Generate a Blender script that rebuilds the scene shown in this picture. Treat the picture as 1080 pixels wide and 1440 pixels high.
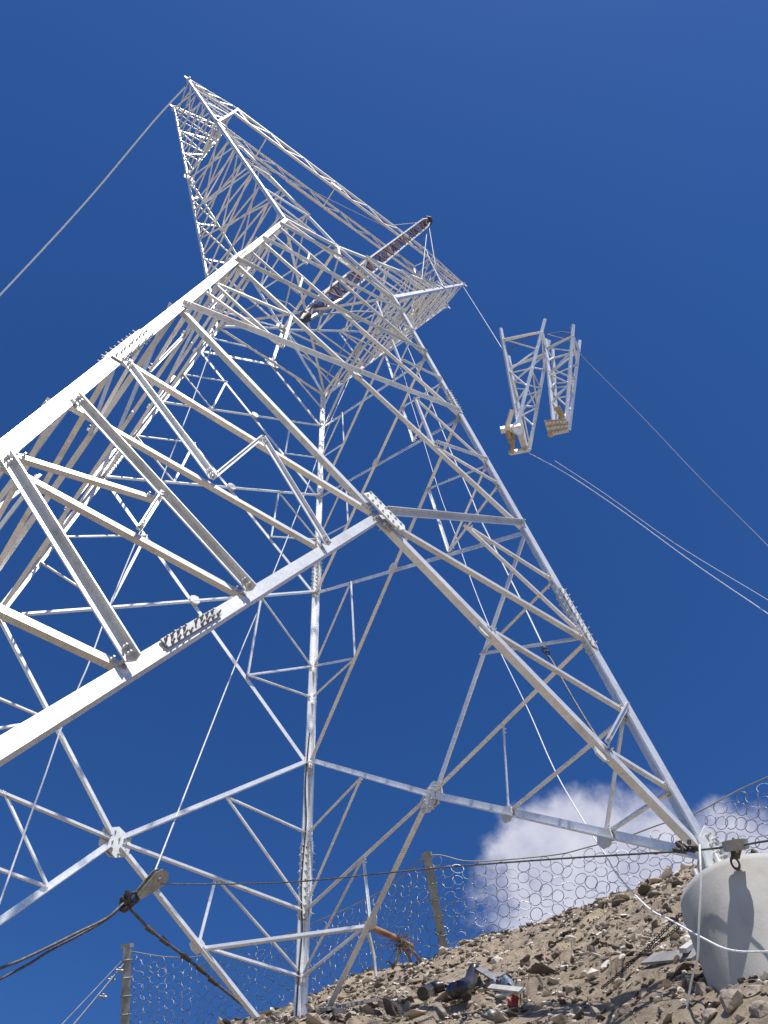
import bpy, bmesh, math, random
import numpy as np
from mathutils import Vector, Matrix

for o in list(bpy.data.objects):
    bpy.data.objects.remove(o)
SC = bpy.context.scene
COL = SC.collection
random.seed(7)
PI = math.pi

# ------------------------------------------------------------------ survey
# The tower was surveyed in "tower units" (half the waist width = 1, waist at z = 0);
# one unit is 2 m and the photographer's ground is at about z = -13.4 units.
S = 2.0
Z0 = 13.4
CAMR = np.array([[0.812783, -0.581665, -0.032381],
                 [0.492273, 0.715470, -0.495751],
                 [0.311529, 0.386998, 0.867861]])
CAMC = np.array([-1.323077, -3.263591, -12.290703])
FPX = 1117.775


def W(p):
    return Vector((p[0] * S, p[1] * S, (p[2] + Z0) * S))


def sight(px, py, d):
    v = CAMR.T @ np.array([(px - 540) / FPX, (py - 720) / FPX, 1.0])
    return CAMC + d * v / np.linalg.norm(v)


# ------------------------------------------------------------------ camera, sky, sun, exposure
cam = bpy.data.cameras.new('camera')
camo = bpy.data.objects.new('camera', cam)
COL.objects.link(camo)
m = Matrix(((CAMR[0][0], -CAMR[1][0], -CAMR[2][0]),
            (CAMR[0][1], -CAMR[1][1], -CAMR[2][1]),
            (CAMR[0][2], -CAMR[1][2], -CAMR[2][2]))).to_4x4()
m.translation = W(CAMC)
camo.matrix_world = m
cam.sensor_fit = 'HORIZONTAL'
cam.sensor_width = 36.0
cam.lens = 36.0 * FPX / 1080.0
cam.clip_start = 0.05
cam.clip_end = 5000
SC.camera = camo

SUNV = Vector((-0.15, -0.51, 0.845)).normalized()
EL = math.asin(SUNV.z)
ROT = math.atan2(SUNV.x, SUNV.y)
sun = bpy.data.lights.new('sun', 'SUN')
sun.energy = 5.0
sun.angle = math.radians(0.53)
sun.color = (1.0, 0.965, 0.91)
suno = bpy.data.objects.new('sun', sun)
COL.objects.link(suno)
suno.location = (0, 0, 80)
suno.rotation_euler = SUNV.to_track_quat('Z', 'Y').to_euler()

SC.view_settings.view_transform = 'Standard'
SC.view_settings.look = 'None'
SC.view_settings.exposure = 0.22
SC.view_settings.gamma = 1.0
SC.view_settings.use_curve_mapping = False

world = bpy.data.worlds.new("World")
SC.world = world
world.use_nodes = True
wn = world.node_tree.nodes
wl = world.node_tree.links
wn.clear()
sky = wn.new('ShaderNodeTexSky')
sky.sky_type = 'NISHITA'
sky.sun_disc = False
sky.sun_elevation = EL
sky.sun_rotation = ROT
sky.altitude = 2500
sky.air_density = 1.0
sky.dust_density = 0.8
sky.ozone_density = 3.0
bg = wn.new('ShaderNodeBackground')
bg.inputs['Strength'].default_value = 0.121
wout = wn.new('ShaderNodeOutputWorld')
wl.new(bg.outputs[0], wout.inputs[0])


def wmath(op, a, b=None, c=None, clamp=False):
    n = wn.new('ShaderNodeMath')
    n.operation = op
    n.use_clamp = clamp
    for i, v in enumerate((a, b, c)):
        if v is None:
            continue
        if isinstance(v, (int, float)):
            n.inputs[i].default_value = v
        else:
            wl.new(v, n.inputs[i])
    return n.outputs[0]


def wdot(vec, const):
    n = wn.new('ShaderNodeVectorMath')
    n.operation = 'DOT_PRODUCT'
    wl.new(vec, n.inputs[0])
    n.inputs[1].default_value = const
    return n.outputs['Value']


# cumulus low over the ridge, as bearings on the sky
tc = wn.new('ShaderNodeTexCoord')
dirv = tc.outputs['Generated']
fz = wmath('MAXIMUM', wdot(dirv, tuple(CAMR[2])), 0.05)
qx = wmath('DIVIDE', wdot(dirv, tuple(CAMR[0])), fz)
qy = wmath('DIVIDE', wdot(dirv, tuple(CAMR[1])), fz)


def wnoise(scale, detail, rough):
    n = wn.new('ShaderNodeTexNoise')
    n.inputs['Scale'].default_value = scale
    n.inputs['Detail'].default_value = detail
    n.inputs['Roughness'].default_value = rough
    wl.new(dirv, n.inputs['Vector'])
    return n.outputs['Fac']


nz = wnoise(9.0, 7.0, 0.55)
nz2 = wnoise(24.0, 5.0, 0.6)
dens = None
for (cx, cy, rx, ry) in [(812, 1195, 110, 92), (752, 1205, 64, 60), (890, 1200, 90, 85), (830, 1250, 170, 70), (930, 1240, 90, 70), (825, 1300, 170, 50),
                         (1075, 1225, 140, 95), (1200, 1200, 150, 95), (730, 1332, 100, 28), (1000, 1290, 180, 70)]:
    ax = wmath('DIVIDE', wmath('SUBTRACT', qx, (cx - 540) / FPX), rx / FPX)
    ay = wmath('DIVIDE', wmath('SUBTRACT', qy, (cy - 720) / FPX), ry / FPX)
    r = wmath('SQRT', wmath('ADD', wmath('MULTIPLY', ax, ax), wmath('MULTIPLY', ay, ay)))
    b = wmath('SUBTRACT', 1.0, r)
    dens = b if dens is None else wmath('SMOOTH_MAX', dens, b, 0.12)
dens = wmath('ADD', dens, wmath('MULTIPLY', wmath('SUBTRACT', nz, 0.5), 1.0))
dens = wmath('ADD', dens, wmath('MULTIPLY', wmath('SUBTRACT', nz2, 0.5), 0.7))
mr = wn.new('ShaderNodeMapRange')
mr.interpolation_type = 'SMOOTHSTEP'
wl.new(dens, mr.inputs['Value'])
mr.inputs['From Min'].default_value = -0.10
mr.inputs['From Max'].default_value = 0.46
mr.inputs['To Max'].default_value = 0.9
shade = wn.new('ShaderNodeMapRange')
wl.new(wmath('ADD', wmath('MULTIPLY', nz2, 0.6), wmath('MULTIPLY', nz, 0.4)), shade.inputs['Value'])
shade.inputs['From Min'].default_value = 0.32
shade.inputs['From Max'].default_value = 0.66
ccol = wn.new('ShaderNodeMixRGB')
wl.new(shade.outputs[0], ccol.inputs['Fac'])
ccol.inputs[1].default_value = (3.5, 3.65, 4.8, 1)
ccol.inputs[2].default_value = (5.6, 5.6, 6.3, 1)
wmix = wn.new('ShaderNodeMixRGB')
wl.new(mr.outputs[0], wmix.inputs['Fac'])
hs = wn.new('ShaderNodeHueSaturation')
hs.inputs['Hue'].default_value = 0.510
hs.inputs['Saturation'].default_value = 1.27
wl.new(sky.outputs[0], hs.inputs['Color'])
wl.new(hs.outputs[0], wmix.inputs[1])
wl.new(ccol.outputs[0], wmix.inputs[2])
wl.new(wmix.outputs[0], bg.inputs['Color'])


# ------------------------------------------------------------------ materials
def mat(name, base, rough=0.5, metal=0.0, spec=0.5):
    mt = bpy.data.materials.new(name)
    mt.use_nodes = True
    b = mt.node_tree.nodes['Principled BSDF']
    b.inputs['Base Color'].default_value = (*base, 1)
    b.inputs['Roughness'].default_value = rough
    b.inputs['Metallic'].default_value = metal
    b.inputs['Specular IOR Level'].default_value = spec
    return mt, b, mt.node_tree.nodes, mt.node_tree.links


def noisy(name, cols, scale, rough=0.5, metal=0.0, bump=0.0, bscale=None, island=0.0, detail=6, bdist=0.02):
    """base colour from a noise ramp (object space), optional bump and per-piece tint"""
    mt, b, n, l = mat(name, cols[0], rough, metal)
    tcn = n.new('ShaderNodeTexCoord')
    t = n.new('ShaderNodeTexNoise')
    t.inputs['Scale'].default_value = scale
    t.inputs['Detail'].default_value = detail
    t.inputs['Roughness'].default_value = 0.6
    l.new(tcn.outputs['Object'], t.inputs['Vector'])
    fac = t.outputs['Fac']
    if island:
        g = n.new('ShaderNodeNewGeometry')
        ma = n.new('ShaderNodeMath')
        ma.operation = 'MULTIPLY_ADD'
        l.new(g.outputs['Random Per Island'], ma.inputs[0])
        ma.inputs[1].default_value = island
        ma.inputs[2].default_value = -island / 2
        ad = n.new('ShaderNodeMath')
        ad.operation = 'ADD'
        l.new(ma.outputs[0], ad.inputs[0])
        l.new(fac, ad.inputs[1])
        fac = ad.outputs[0]
    cr = n.new('ShaderNodeValToRGB')
    k = len(cols)
    e = cr.color_ramp.elements
    while len(e) < k:
        e.new(0.5)
    for i, c in enumerate(cols):
        e[i].position = 0.3 + 0.4 * i / max(1, k - 1)
        e[i].color = (*c, 1)
    l.new(fac, cr.inputs['Fac'])
    l.new(cr.outputs['Color'], b.inputs['Base Color'])
    if bump:
        t2 = n.new('ShaderNodeTexNoise')
        t2.inputs['Scale'].default_value = bscale or scale * 3
        t2.inputs['Detail'].default_value = 8
        l.new(tcn.outputs['Object'], t2.inputs['Vector'])
        bp = n.new('ShaderNodeBump')
        bp.inputs['Strength'].default_value = bump
        bp.inputs['Distance'].default_value = bdist
        l.new(t2.outputs['Fac'], bp.inputs['Height'])
        l.new(bp.outputs[0], b.inputs['Normal'])
    return mt


def zinc(name, lo, hi, rough):
    mt = noisy(name, [lo, tuple((a + b) / 2 for a, b in zip(lo, hi)), hi], 1.6, rough, 0.45, 0.05, 40, detail=10)
    n, l = mt.node_tree.nodes, mt.node_tree.links
    b = n['Principled BSDF']
    src = b.inputs['Base Color'].links[0].from_socket
    oi = n.new('ShaderNodeObjectInfo')
    tone = n.new('ShaderNodeMapRange')
    tone.inputs['To Min'].default_value = 0.84
    tone.inputs['To Max'].default_value = 1.08
    l.new(oi.outputs['Random'], tone.inputs['Value'])
    # spangle and drip stains running along the piece
    tcn = n.new('ShaderNodeTexCoord')
    vo = n.new('ShaderNodeTexVoronoi')
    vo.inputs['Scale'].default_value = 26
    l.new(tcn.outputs['Object'], vo.inputs['Vector'])
    vr = n.new('ShaderNodeMapRange')
    vr.inputs['To Min'].default_value = 0.93
    vr.inputs['To Max'].default_value = 1.05
    sep = n.new('ShaderNodeSeparateColor')
    l.new(vo.outputs['Color'], sep.inputs[0])
    l.new(sep.outputs[0], vr.inputs['Value'])
    st = n.new('ShaderNodeTexNoise')
    st.inputs['Scale'].default_value = 5
    st.inputs['Detail'].default_value = 8
    st.inputs['Roughness'].default_value = 0.7
    l.new(tcn.outputs['Object'], st.inputs['Vector'])
    sr = n.new('ShaderNodeMapRange')
    sr.inputs['From Min'].default_value = 0.30
    sr.inputs['From Max'].default_value = 0.46
    sr.inputs['To Min'].default_value = 0.72
    sr.inputs['To Max'].default_value = 1.0
    l.new(st.outputs['Fac'], sr.inputs['Value'])
    m1 = n.new('ShaderNodeMath')
    m1.operation = 'MULTIPLY'
    l.new(tone.outputs[0], m1.inputs[0])
    l.new(vr.outputs[0], m1.inputs[1])
    m2 = n.new('ShaderNodeMath')
    m2.operation = 'MULTIPLY'
    l.new(m1.outputs[0], m2.inputs[0])
    l.new(sr.outputs[0], m2.inputs[1])
    mx = n.new('ShaderNodeMixRGB')
    mx.blend_type = 'MULTIPLY'
    mx.inputs['Fac'].default_value = 1.0
    l.new(src, mx.inputs[1])
    l.new(m2.outputs[0], mx.inputs[2])
    l.new(mx.outputs[0], b.inputs['Base Color'])
    rr = n.new('ShaderNodeMapRange')
    rr.inputs['To Min'].default_value = rough + 0.14
    rr.inputs['To Max'].default_value = rough - 0.06
    l.new(sr.outputs[0], rr.inputs['Value'])
    l.new(rr.outputs[0], b.inputs['Roughness'])
    return mt


STEEL = zinc('galvanised_steel', (0.66, 0.665, 0.67), (0.84, 0.84, 0.83), 0.43)
PLATE = noisy('galvanised_plate', [(0.52, 0.52, 0.51), (0.66, 0.66, 0.64)], 6, 0.5, 0.25, 0.08, 50)
BOLT = noisy('bolt_steel', [(0.30, 0.30, 0.30), (0.42, 0.42, 0.42)], 20, 0.45, 0.6)
OLDSTEEL = noisy('dull_post_steel', [(0.16, 0.16, 0.15), (0.36, 0.36, 0.34)], 3, 0.6, 0.3, 0.1, 30)
RING = noisy('ring_wire', [(0.22, 0.23, 0.25), (0.38, 0.39, 0.42)], 5, 0.42, 0.7)
ROPE = noisy('pale_rope', [(0.70, 0.70, 0.70), (0.86, 0.86, 0.86)], 30, 0.8, 0.0, 0.4, 120)
CABLE = noisy('steel_cable', [(0.07, 0.065, 0.065), (0.20, 0.19, 0.18)], 20, 0.55, 0.5, 0.4, 150)
THINWIRE = noisy('thin_cable', [(0.34, 0.33, 0.36), (0.46, 0.45, 0.48)], 20, 0.6, 0.2)
BLACKRUB = noisy('black_rubber', [(0.012, 0.011, 0.013), (0.035, 0.032, 0.035)], 12, 0.32, 0.0, 0.1, 60)
BLOCKM = noisy('pulley_paint', [(0.20, 0.19, 0.15), (0.42, 0.41, 0.36)], 9, 0.5, 0.3, 0.1, 60)
DARKMET = noisy('greasy_steel', [(0.03, 0.028, 0.026), (0.12, 0.11, 0.10)], 14, 0.5, 0.5, 0.2, 60)
RUST = noisy('rusty_orange_wood', [(0.17, 0.075, 0.04), (0.33, 0.17, 0.09), (0.40, 0.31, 0.22)], 5, 0.8, 0.0, 0.3, 40)
BRUSH = noisy('dry_brush', [(0.10, 0.075, 0.05), (0.26, 0.20, 0.14)], 9, 0.9, 0.0)
BOOM = noisy('purple_boom_paint', [(0.085, 0.045, 0.070), (0.155, 0.10, 0.13)], 6, 0.7, 0.0, 0.1, 40)
BOOMEDGE = noisy('worn_boom_edge', [(0.28, 0.26, 0.30), (0.46, 0.44, 0.47)], 6, 0.5, 0.3)
CONC = noisy('pier_concrete', [(0.27, 0.255, 0.23), (0.40, 0.385, 0.355), (0.47, 0.455, 0.43)], 1.7, 0.85, 0.0, 0.16, 45, detail=12, bdist=0.01)
ROCKM = noisy('rock', [(0.085, 0.058, 0.048), (0.17, 0.128, 0.105), (0.31, 0.25, 0.20)], 3.0, 0.9, 0.0, 0.7, 12, island=0.5, bdist=0.05)
RUBBLE = noisy('rubble', [(0.10, 0.078, 0.064), (0.28, 0.23, 0.185), (0.43, 0.36, 0.28), (0.62, 0.55, 0.46)], 2.0, 0.9, 0.0, 0.7, 20, island=0.75, bdist=0.03)
PALEST = noisy('pale_stone', [(0.40, 0.37, 0.34), (0.55, 0.53, 0.50)], 8, 0.9, 0.0, 0.6, 30)
REDCLOTH = noisy('red_cloth', [(0.30, 0.035, 0.045), (0.46, 0.08, 0.09)], 10, 0.8, 0.0, 0.3, 30)
BLUEPLAST = noisy('faded_blue_plastic', [(0.08, 0.12, 0.19), (0.26, 0.33, 0.42)], 8, 0.5, 0.0, 0.3, 30)
WHITEPL = noisy('white_sheet', [(0.36, 0.35, 0.33), (0.56, 0.55, 0.53)], 6, 0.6, 0.0, 0.2, 20)
GREYWOOD = noisy('grey_board', [(0.16, 0.155, 0.155), (0.27, 0.26, 0.255)], 7, 0.8, 0.0, 0.3, 40)
OCHRE = noisy('ochre_fitting', [(0.28, 0.19, 0.08), (0.50, 0.40, 0.24)], 7, 0.55, 0.3, 0.1, 30)

# terrain: packed tan earth with stony and dark patches
gm, gb, gn, gl = mat('stony_earth', (0.3, 0.26, 0.2), 0.95)
gtc = gn.new('ShaderNodeTexCoord')


def gnoise(scale, det=8, r=0.62):
    t = gn.new('ShaderNodeTexNoise')
    t.inputs['Scale'].default_value = scale
    t.inputs['Detail'].default_value = det
    t.inputs['Roughness'].default_value = r
    gl.new(gtc.outputs['Object'], t.inputs['Vector'])
    return t.outputs['Fac']


def gramp(fac, stops):
    c = gn.new('ShaderNodeValToRGB')
    e = c.color_ramp.elements
    while len(e) < len(stops):
        e.new(0.5)
    for i, (p_, col) in enumerate(stops):
        e[i].position = p_
        e[i].color = (*col, 1)
    gl.new(fac, c.inputs['Fac'])
    return c.outputs['Color']


g1 = gramp(gnoise(0.45), [(0.35, (0.28, 0.215, 0.16)), (0.5, (0.41, 0.32, 0.22)), (0.62, (0.52, 0.41, 0.27))])
g2 = gramp(gnoise(6.0), [(0.34, (0.12, 0.090, 0.072)), (0.47, (0.33, 0.255, 0.185)), (0.64, (0.54, 0.455, 0.35))])
gmix = gn.new('ShaderNodeMixRGB')
gmix.inputs['Fac'].default_value = 0.5
gl.new(g1, gmix.inputs[1])
gl.new(g2, gmix.inputs[2])
gl.new(gmix.outputs[0], gb.inputs['Base Color'])
gbp = gn.new('ShaderNodeBump')
gbp.inputs['Strength'].default_value = 0.9
gbp.inputs['Distance'].default_value = 0.12
gl.new(gnoise(11.0, 10, 0.75), gbp.inputs['Height'])
gl.new(gbp.outputs[0], gb.inputs['Normal'])


# ------------------------------------------------------------------ builders
def V(p):
    return np.array(p, float)


def nrm(v):
    v = np.array(v, float)
    return v / (np.linalg.norm(v) + 1e-12)


class MB:
    """collects shapes (in tower units) and links them as one mesh object"""

    def __init__(self):
        self.v = []
        self.f = []
        self.sm = []

    def add(self, vs, fs, smooth=False):
        o = len(self.v)
        self.v += [tuple(map(float, p)) for p in vs]
        self.f += [tuple(i + o for i in f) for f in fs]
        self.sm += [smooth] * len(fs)

    def prism(self, prof, a, b, e, n, smooth=False):
        """profile [(e,n)] swept from a to b"""
        a, b, e, n = V(a), V(b), V(e), V(n)
        k = len(prof)
        vs = [a + e * x + n * y for x, y in prof] + [b + e * x + n * y for x, y in prof]
        fs = [(i, (i + 1) % k, k + (i + 1) % k, k + i) for i in range(k)]
        fs += [tuple(range(k - 1, -1, -1)), tuple(range(k, 2 * k))]
        self.add(vs, fs, smooth)

    def angle(self, a, b, n, w, t=None, out=False, up=None, off=0.0, w2=None):
        """angle steel: one leg of the L lies in the face, the other stands in or out"""
        a, b = V(a), V(b)
        t = t or max(0.0055, w * 0.12)
        w2 = w2 or w * 0.82
        d = nrm(b - a)
        n = nrm(V(n) - d * np.dot(n, d))
        e = np.cross(d, n)
        if up is None:
            up = (0, 0, 1)
        s = np.dot(e, up)
        if (s < 0) != bool(out):
            e = -e
        c = -w / 2
        o = off
        if out:
            prof = [(c, o), (c + w, o), (c + w, o + t), (c + t, o + t), (c + t, o + w2), (c, o + w2)]
        else:
            prof = [(c, o), (c + w, o), (c + w, o - t), (c + t, o - t), (c + t, o - w2), (c, o - w2)]
        self.prism(prof, a, b, e, n)

    def legangle(self, a, b, sx, sy, w, t):
        a, b = V(a), V(b)
        prof = [(0, 0), (w, 0), (w, t), (t, t), (t, w), (0, w)]
        self.prism(prof, a, b, (-sx, 0, 0), (0, -sy, 0))

    def bar(self, a, b, w, h=None, up=(0, 0, 1)):
        a, b = V(a), V(b)
        h = h or w
        d = nrm(b - a)
        u = V(up)
        if abs(np.dot(d, u)) > 0.97:
            u = V((1, 0, 0))
        e = nrm(np.cross(d, u))
        n = np.cross(e, d)
        self.prism([(-w / 2, -h / 2), (w / 2, -h / 2), (w / 2, h / 2), (-w / 2, h / 2)], a, b, e, n)

    def rod(self, a, b, r0, r1=None, k=8):
        a, b = V(a), V(b)
        r1 = r0 if r1 is None else r1
        d = nrm(b - a)
        u = V((0, 0, 1)) if abs(d[2]) < 0.9 else V((1, 0, 0))
        e = nrm(np.cross(d, u))
        n = np.cross(e, d)
        A = [(math.cos(2 * PI * i / k), math.sin(2 * PI * i / k)) for i in range(k)]
        vs = [a + e * c * r0 + n * s * r0 for c, s in A] + [b + e * c * r1 + n * s * r1 for c, s in A]
        self.add(vs, [(i, (i + 1) % k, k + (i + 1) % k, k + i) for i in range(k)], True)
        self.add(vs, [tuple(range(k - 1, -1, -1)), tuple(range(k, 2 * k))])

    def tube(self, pts, r, k=6, radii=None):
        P = [V(p) for p in pts]
        n0 = None
        vs = []
        for i, p in enumerate(P):
            d = nrm(P[min(i + 1, len(P) - 1)] - P[max(i - 1, 0)])
            if n0 is None:
                u = V((0, 0, 1)) if abs(d[2]) < 0.9 else V((1, 0, 0))
                n0 = nrm(np.cross(d, u))
            n0 = nrm(n0 - d * np.dot(n0, d))
            b0 = np.cross(d, n0)
            rr = radii[i] if radii else r
            for j in range(k):
                a = 2 * PI * j / k
                vs.append(p + rr * (math.cos(a) * n0 + math.sin(a) * b0))
        fs = []
        for i in range(len(P) - 1):
            for j in range(k):
                fs.append((i * k + j, i * k + (j + 1) % k, (i + 1) * k + (j + 1) % k, (i + 1) * k + j))
        self.add(vs, fs, True)
        o = (len(P) - 1) * k
        self.add(vs[:k] + vs[o:], [tuple(range(k - 1, -1, -1)), tuple(range(k, 2 * k))])

    def plate(self, c, n, r, t, k=8, ax=None, sx=1.0, jit=0.1, rot=0.0):
        """gusset plate: an irregular polygon of radius r and thickness t centred on c, facing n"""
        c, n = V(c), nrm(n)
        u = nrm(np.cross(n, ax if ax is not None else (0.0, 0.0, 1.0)))
        w = np.cross(n, u)
        pr = []
        for i in range(k):
            a = rot + 2 * PI * (i + 0.5) / k
            q = r * (1 + random.uniform(-jit, jit))
            pr.append((q * math.cos(a) * sx, q * math.sin(a)))
        self.prism(pr, c - n * t / 2, c + n * t / 2, u, w)

    def bolt(self, p, n, r=0.009, h=0.02, shank=0.02):
        p, n = V(p), nrm(n)
        self.rod(p - n * 0.004, p + n * h * 0.6, r, r, 6)
        if shank:
            self.rod(p + n * h * 0.6, p + n * (h * 0.6 + shank), r * 0.55, r * 0.55, 6)

    def ring(self, c, n, R, r, k=14, m=5, sx=1.0, ax=None):
        c, n = V(c), nrm(n)
        u = nrm(np.cross(n, ax if ax is not None else ((0, 0, 1) if abs(n[2]) < 0.95 else (1, 0, 0))))
        w = np.cross(n, u)
        vs = []
        for i in range(k):
            a = 2 * PI * i / k
            d = u * math.cos(a) * sx + w * math.sin(a)
            for j in range(m):
                bq = 2 * PI * j / m
                vs.append(c + d * (R + r * math.cos(bq)) + n * r * math.sin(bq))
        fs = [(i * m + j, i * m + (j + 1) % m, ((i + 1) % k) * m + (j + 1) % m, ((i + 1) % k) * m + j) for i in range(k) for j in range(m)]
        self.add(vs, fs, True)

    def build(self, name, material, parent=None, origin=None):
        me = bpy.data.meshes.new(name)
        vs = np.array(self.v) * S
        vs[:, 2] += Z0 * S
        if origin is None:
            org = Vector((0, 0, 0)) if parent is None else Vector((0, 0, 0))
        else:
            org = W(origin)
        if parent is not None:
            base = parent_origin(parent)
            org_local = org - base if origin is not None else Vector((0, 0, 0))
            ref = org if origin is not None else base
        else:
            ref = org
            org_local = org
        vs = vs - np.array(ref)
        me.from_pydata([tuple(q) for q in vs], [], self.f)
        me.polygons.foreach_set('use_smooth', self.sm)
        bm = bmesh.new()
        bm.from_mesh(me)
        bmesh.ops.recalc_face_normals(bm, faces=bm.faces)
        bm.to_mesh(me)
        bm.free()
        me.materials.append(material)
        o = bpy.data.objects.new(name, me)
        COL.objects.link(o)
        if parent is not None:
            o.parent = parent
        o.location = org_local
        ORG[o.name] = ref
        return o


ORG = {}


def parent_origin(o):
    return ORG[o.name]


def tag(o, label=None, cat=None, group=None, kind=None):
    if label:
        o['label'] = label
    if cat:
        o['category'] = cat
    if group:
        o['group'] = group
    if kind:
        o['kind'] = kind
    return o


def thing(name, base, label, cat, group=None):
    o = bpy.data.objects.new(name, None)
    o.empty_display_size = 0.3
    COL.objects.link(o)
    o.location = W(base)
    ORG[o.name] = W(base)
    return tag(o, label, cat, group)


def smooth_path(pts, sub=8):
    P = [V(p) for p in pts]
    P = [2 * P[0] - P[1]] + P + [2 * P[-1] - P[-2]]
    out = []
    for i in range(1, len(P) - 2):
        p0, p1, p2, p3 = P[i - 1:i + 3]
        for s in range(sub):
            t = s / sub
            out.append(0.5 * (2 * p1 + (p2 - p0) * t + (2 * p0 - 5 * p1 + 4 * p2 - p3) * t * t + (3 * p1 - p0 - 3 * p2 + p3) * t ** 3))
    out.append(P[-2])
    return out


# ------------------------------------------------------------------ terrain
K, KY, AY = 0.066465, 0.069108, 0.999749
SG = {'L': (-1, -1), 'R': (1, -1), 'F': (1, 1), 'B': (-1, 1)}
BASEZ = {'L': -12.2, 'R': -10.1, 'F': -9.62, 'B': -11.1}


def leg(c, z):
    sx, sy = SG[c]
    return V((sx * (1 - K * z), sy * (AY - KY * z), z))


RIDGE = [(-260, 1640, 15), (-40, 1570, 14), (150, 1520, 13.2), (300, 1468, 12.2), (380, 1437, 11.6), (440, 1409, 11.2), (480, 1388, 10.8),
         (520, 1368, 10.5), (560, 1362, 10.3), (628, 1350, 10.1), (700, 1324, 10.0), (760, 1308, 10.0), (840, 1280, 10.0), (900, 1257, 10.0),
         (955, 1252, 10.0), (1080, 1244, 10.0), (1250, 1225, 10.2), (1450, 1205, 10.4)]
ctrl = []
for px, py, d in RIDGE:
    q = sight(px, py, d)
    ctrl.append(q)
    h = nrm((q[0] - CAMC[0], q[1] - CAMC[1], 0))
    ctrl.append(q + h * 2.5 + V((0, 0, -0.25)))
    ctrl.append(q + h * 7 + V((0, 0, -2.6)))
    ctrl.append(q + h * 30 + V((0, 0, -14)))
PIERB = sight(1010, 1374, 3.60)
ctrl += [PIERB, PIERB + V((0.35, 0, 0.12)), sight(1075, 1388, 3.4), sight(960, 1400, 3.7), sight(200, 1478, 7), sight(300, 1462, 6.8), sight(375, 1450, 6.5), sight(60, 1520, 8), sight(300, 1520, 4.5), sight(420, 1428, 8.6), sight(330, 1462, 9.5),
         V((1.62, 1.55, -9.40)), sight(470, 1424, 6.2), sight(560, 1438, 5.75), sight(700, 1440, 5.0), sight(850, 1440, 4.2), sight(1000, 1440, 3.35),
         sight(640, 1400, 7.2), sight(800, 1350, 6.6), sight(900, 1330, 5.8),
         V((-1.32, -3.26, -13.4)), V((-0.2, -3.0, -12.75)), V((0.6, -1.2, -11.55)), V((-1.8, -1.82, -12.95)), V((-1.74, 1.74, -11.55)),
         V((-4, -5, -15.2)), V((-3.5, 1, -13.0)), V((0, -7, -14.2)), V((3, -6, -12.0)), V((6, -5, -9.6)), V((4, -2.5, -9.6)),
         V((-12, -12, -22)), V((-14, 2, -18)), V((0, -20, -20)), V((14, -12, -9)), V((-4, 8, -10.6)), V((-10, 14, -16))]
ctrl = np.array(ctrl)


def tps_fit(P, lam=0.02):
    n = len(P)
    X = P[:, :2]
    r = np.hypot(X[:, None, 0] - X[None, :, 0], X[:, None, 1] - X[None, :, 1])
    Kt = np.where(r > 0, r * r * np.log(r + 1e-12), 0) + lam * np.eye(n)
    Q = np.c_[np.ones(n), X]
    A = np.block([[Kt, Q], [Q.T, np.zeros((3, 3))]])
    return X, np.linalg.solve(A, np.r_[P[:, 2], np.zeros(3)])


TX, TWT = tps_fit(ctrl)


def tz0(xy):
    xy = np.atleast_2d(xy)
    r = np.hypot(xy[:, None, 0] - TX[None, :, 0], xy[:, None, 1] - TX[None, :, 1])
    return np.where(r > 0, r * r * np.log(r + 1e-12), 0) @ TWT[:len(TX)] + TWT[len(TX)] + xy @ TWT[len(TX) + 1:]


_rs = np.random.RandomState(3)
_waves = [(_rs.uniform(0, 2 * PI), _rs.uniform(0, 2 * PI), f, a) for f, a in
          [(1.3, .030), (1.7, .028), (2.6, .022), (3.7, .020), (5.1, .016), (7.3, .013), (9.7, .010), (14, .008), (19, .006), (27, .0045), (33, .004)] for _ in range(2)]


def bumps(xy):
    z = 0
    for ang, ph, f, a in _waves:
        u = xy[:, 0] * math.cos(ang) + xy[:, 1] * math.sin(ang)
        w = -xy[:, 0] * math.sin(ang) + xy[:, 1] * math.cos(ang)
        z = z + a * np.sin(f * u + ph + 0.8 * np.sin(f * 0.7 * w + ph * 2)) * (0.6 + 0.4 * np.sin(f * .31 * w + ph))
    return z


def cells(xy, size, amp, seed):
    """broken rock: each jittered cell of the slope has its own height and tilt"""
    g = np.floor(xy / size).astype(np.int64)
    best = np.full(len(xy), 1e9)
    out = np.zeros(len(xy))
    for dx in (-1, 0, 1):
        for dy in (-1, 0, 1):
            c = g + (dx, dy)
            h = (c[:, 0] * 73856093) ^ (c[:, 1] * 19349663) ^ (seed * 83492791)

            def rnd_(k):
                q_ = (h * (2 * k + 1) + k * 7919) & 0x7fffffff
                q_ = (q_ ^ (q_ >> 13)) * 1274126177 & 0x7fffffff
                return ((q_ ^ (q_ >> 16)) & 0xffff) / 65535.0
            px_ = (c[:, 0] + rnd_(1)) * size
            py_ = (c[:, 1] + rnd_(2)) * size
            ddx, ddy = xy[:, 0] - px_, xy[:, 1] - py_
            d_ = ddx * ddx + ddy * ddy * 1.8
            v_ = amp * (rnd_(3) - 0.5) * 2 + (rnd_(4) - 0.5) * 1.1 * ddx + (rnd_(5) - 0.5) * 1.1 * ddy
            mk = d_ < best
            best = np.where(mk, d_, best)
            out = np.where(mk, v_, out)
    return out


def tz(xy):
    xy = np.atleast_2d(np.array(xy, float))
    rough = 0.25 + 0.75 / (1 + np.exp(-4 * (np.sin(xy[:, 0] * 1.7 + np.sin(xy[:, 1] * 1.3)) + np.sin(xy[:, 1] * 2.3 + 1.0) + 0.4)))
    return tz0(xy) + bumps(xy) + rough * cells(xy, 0.5, 0.006, 1) * 0.5


def tz1(x, y):
    return float(tz([[x, y]])[0])


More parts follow.
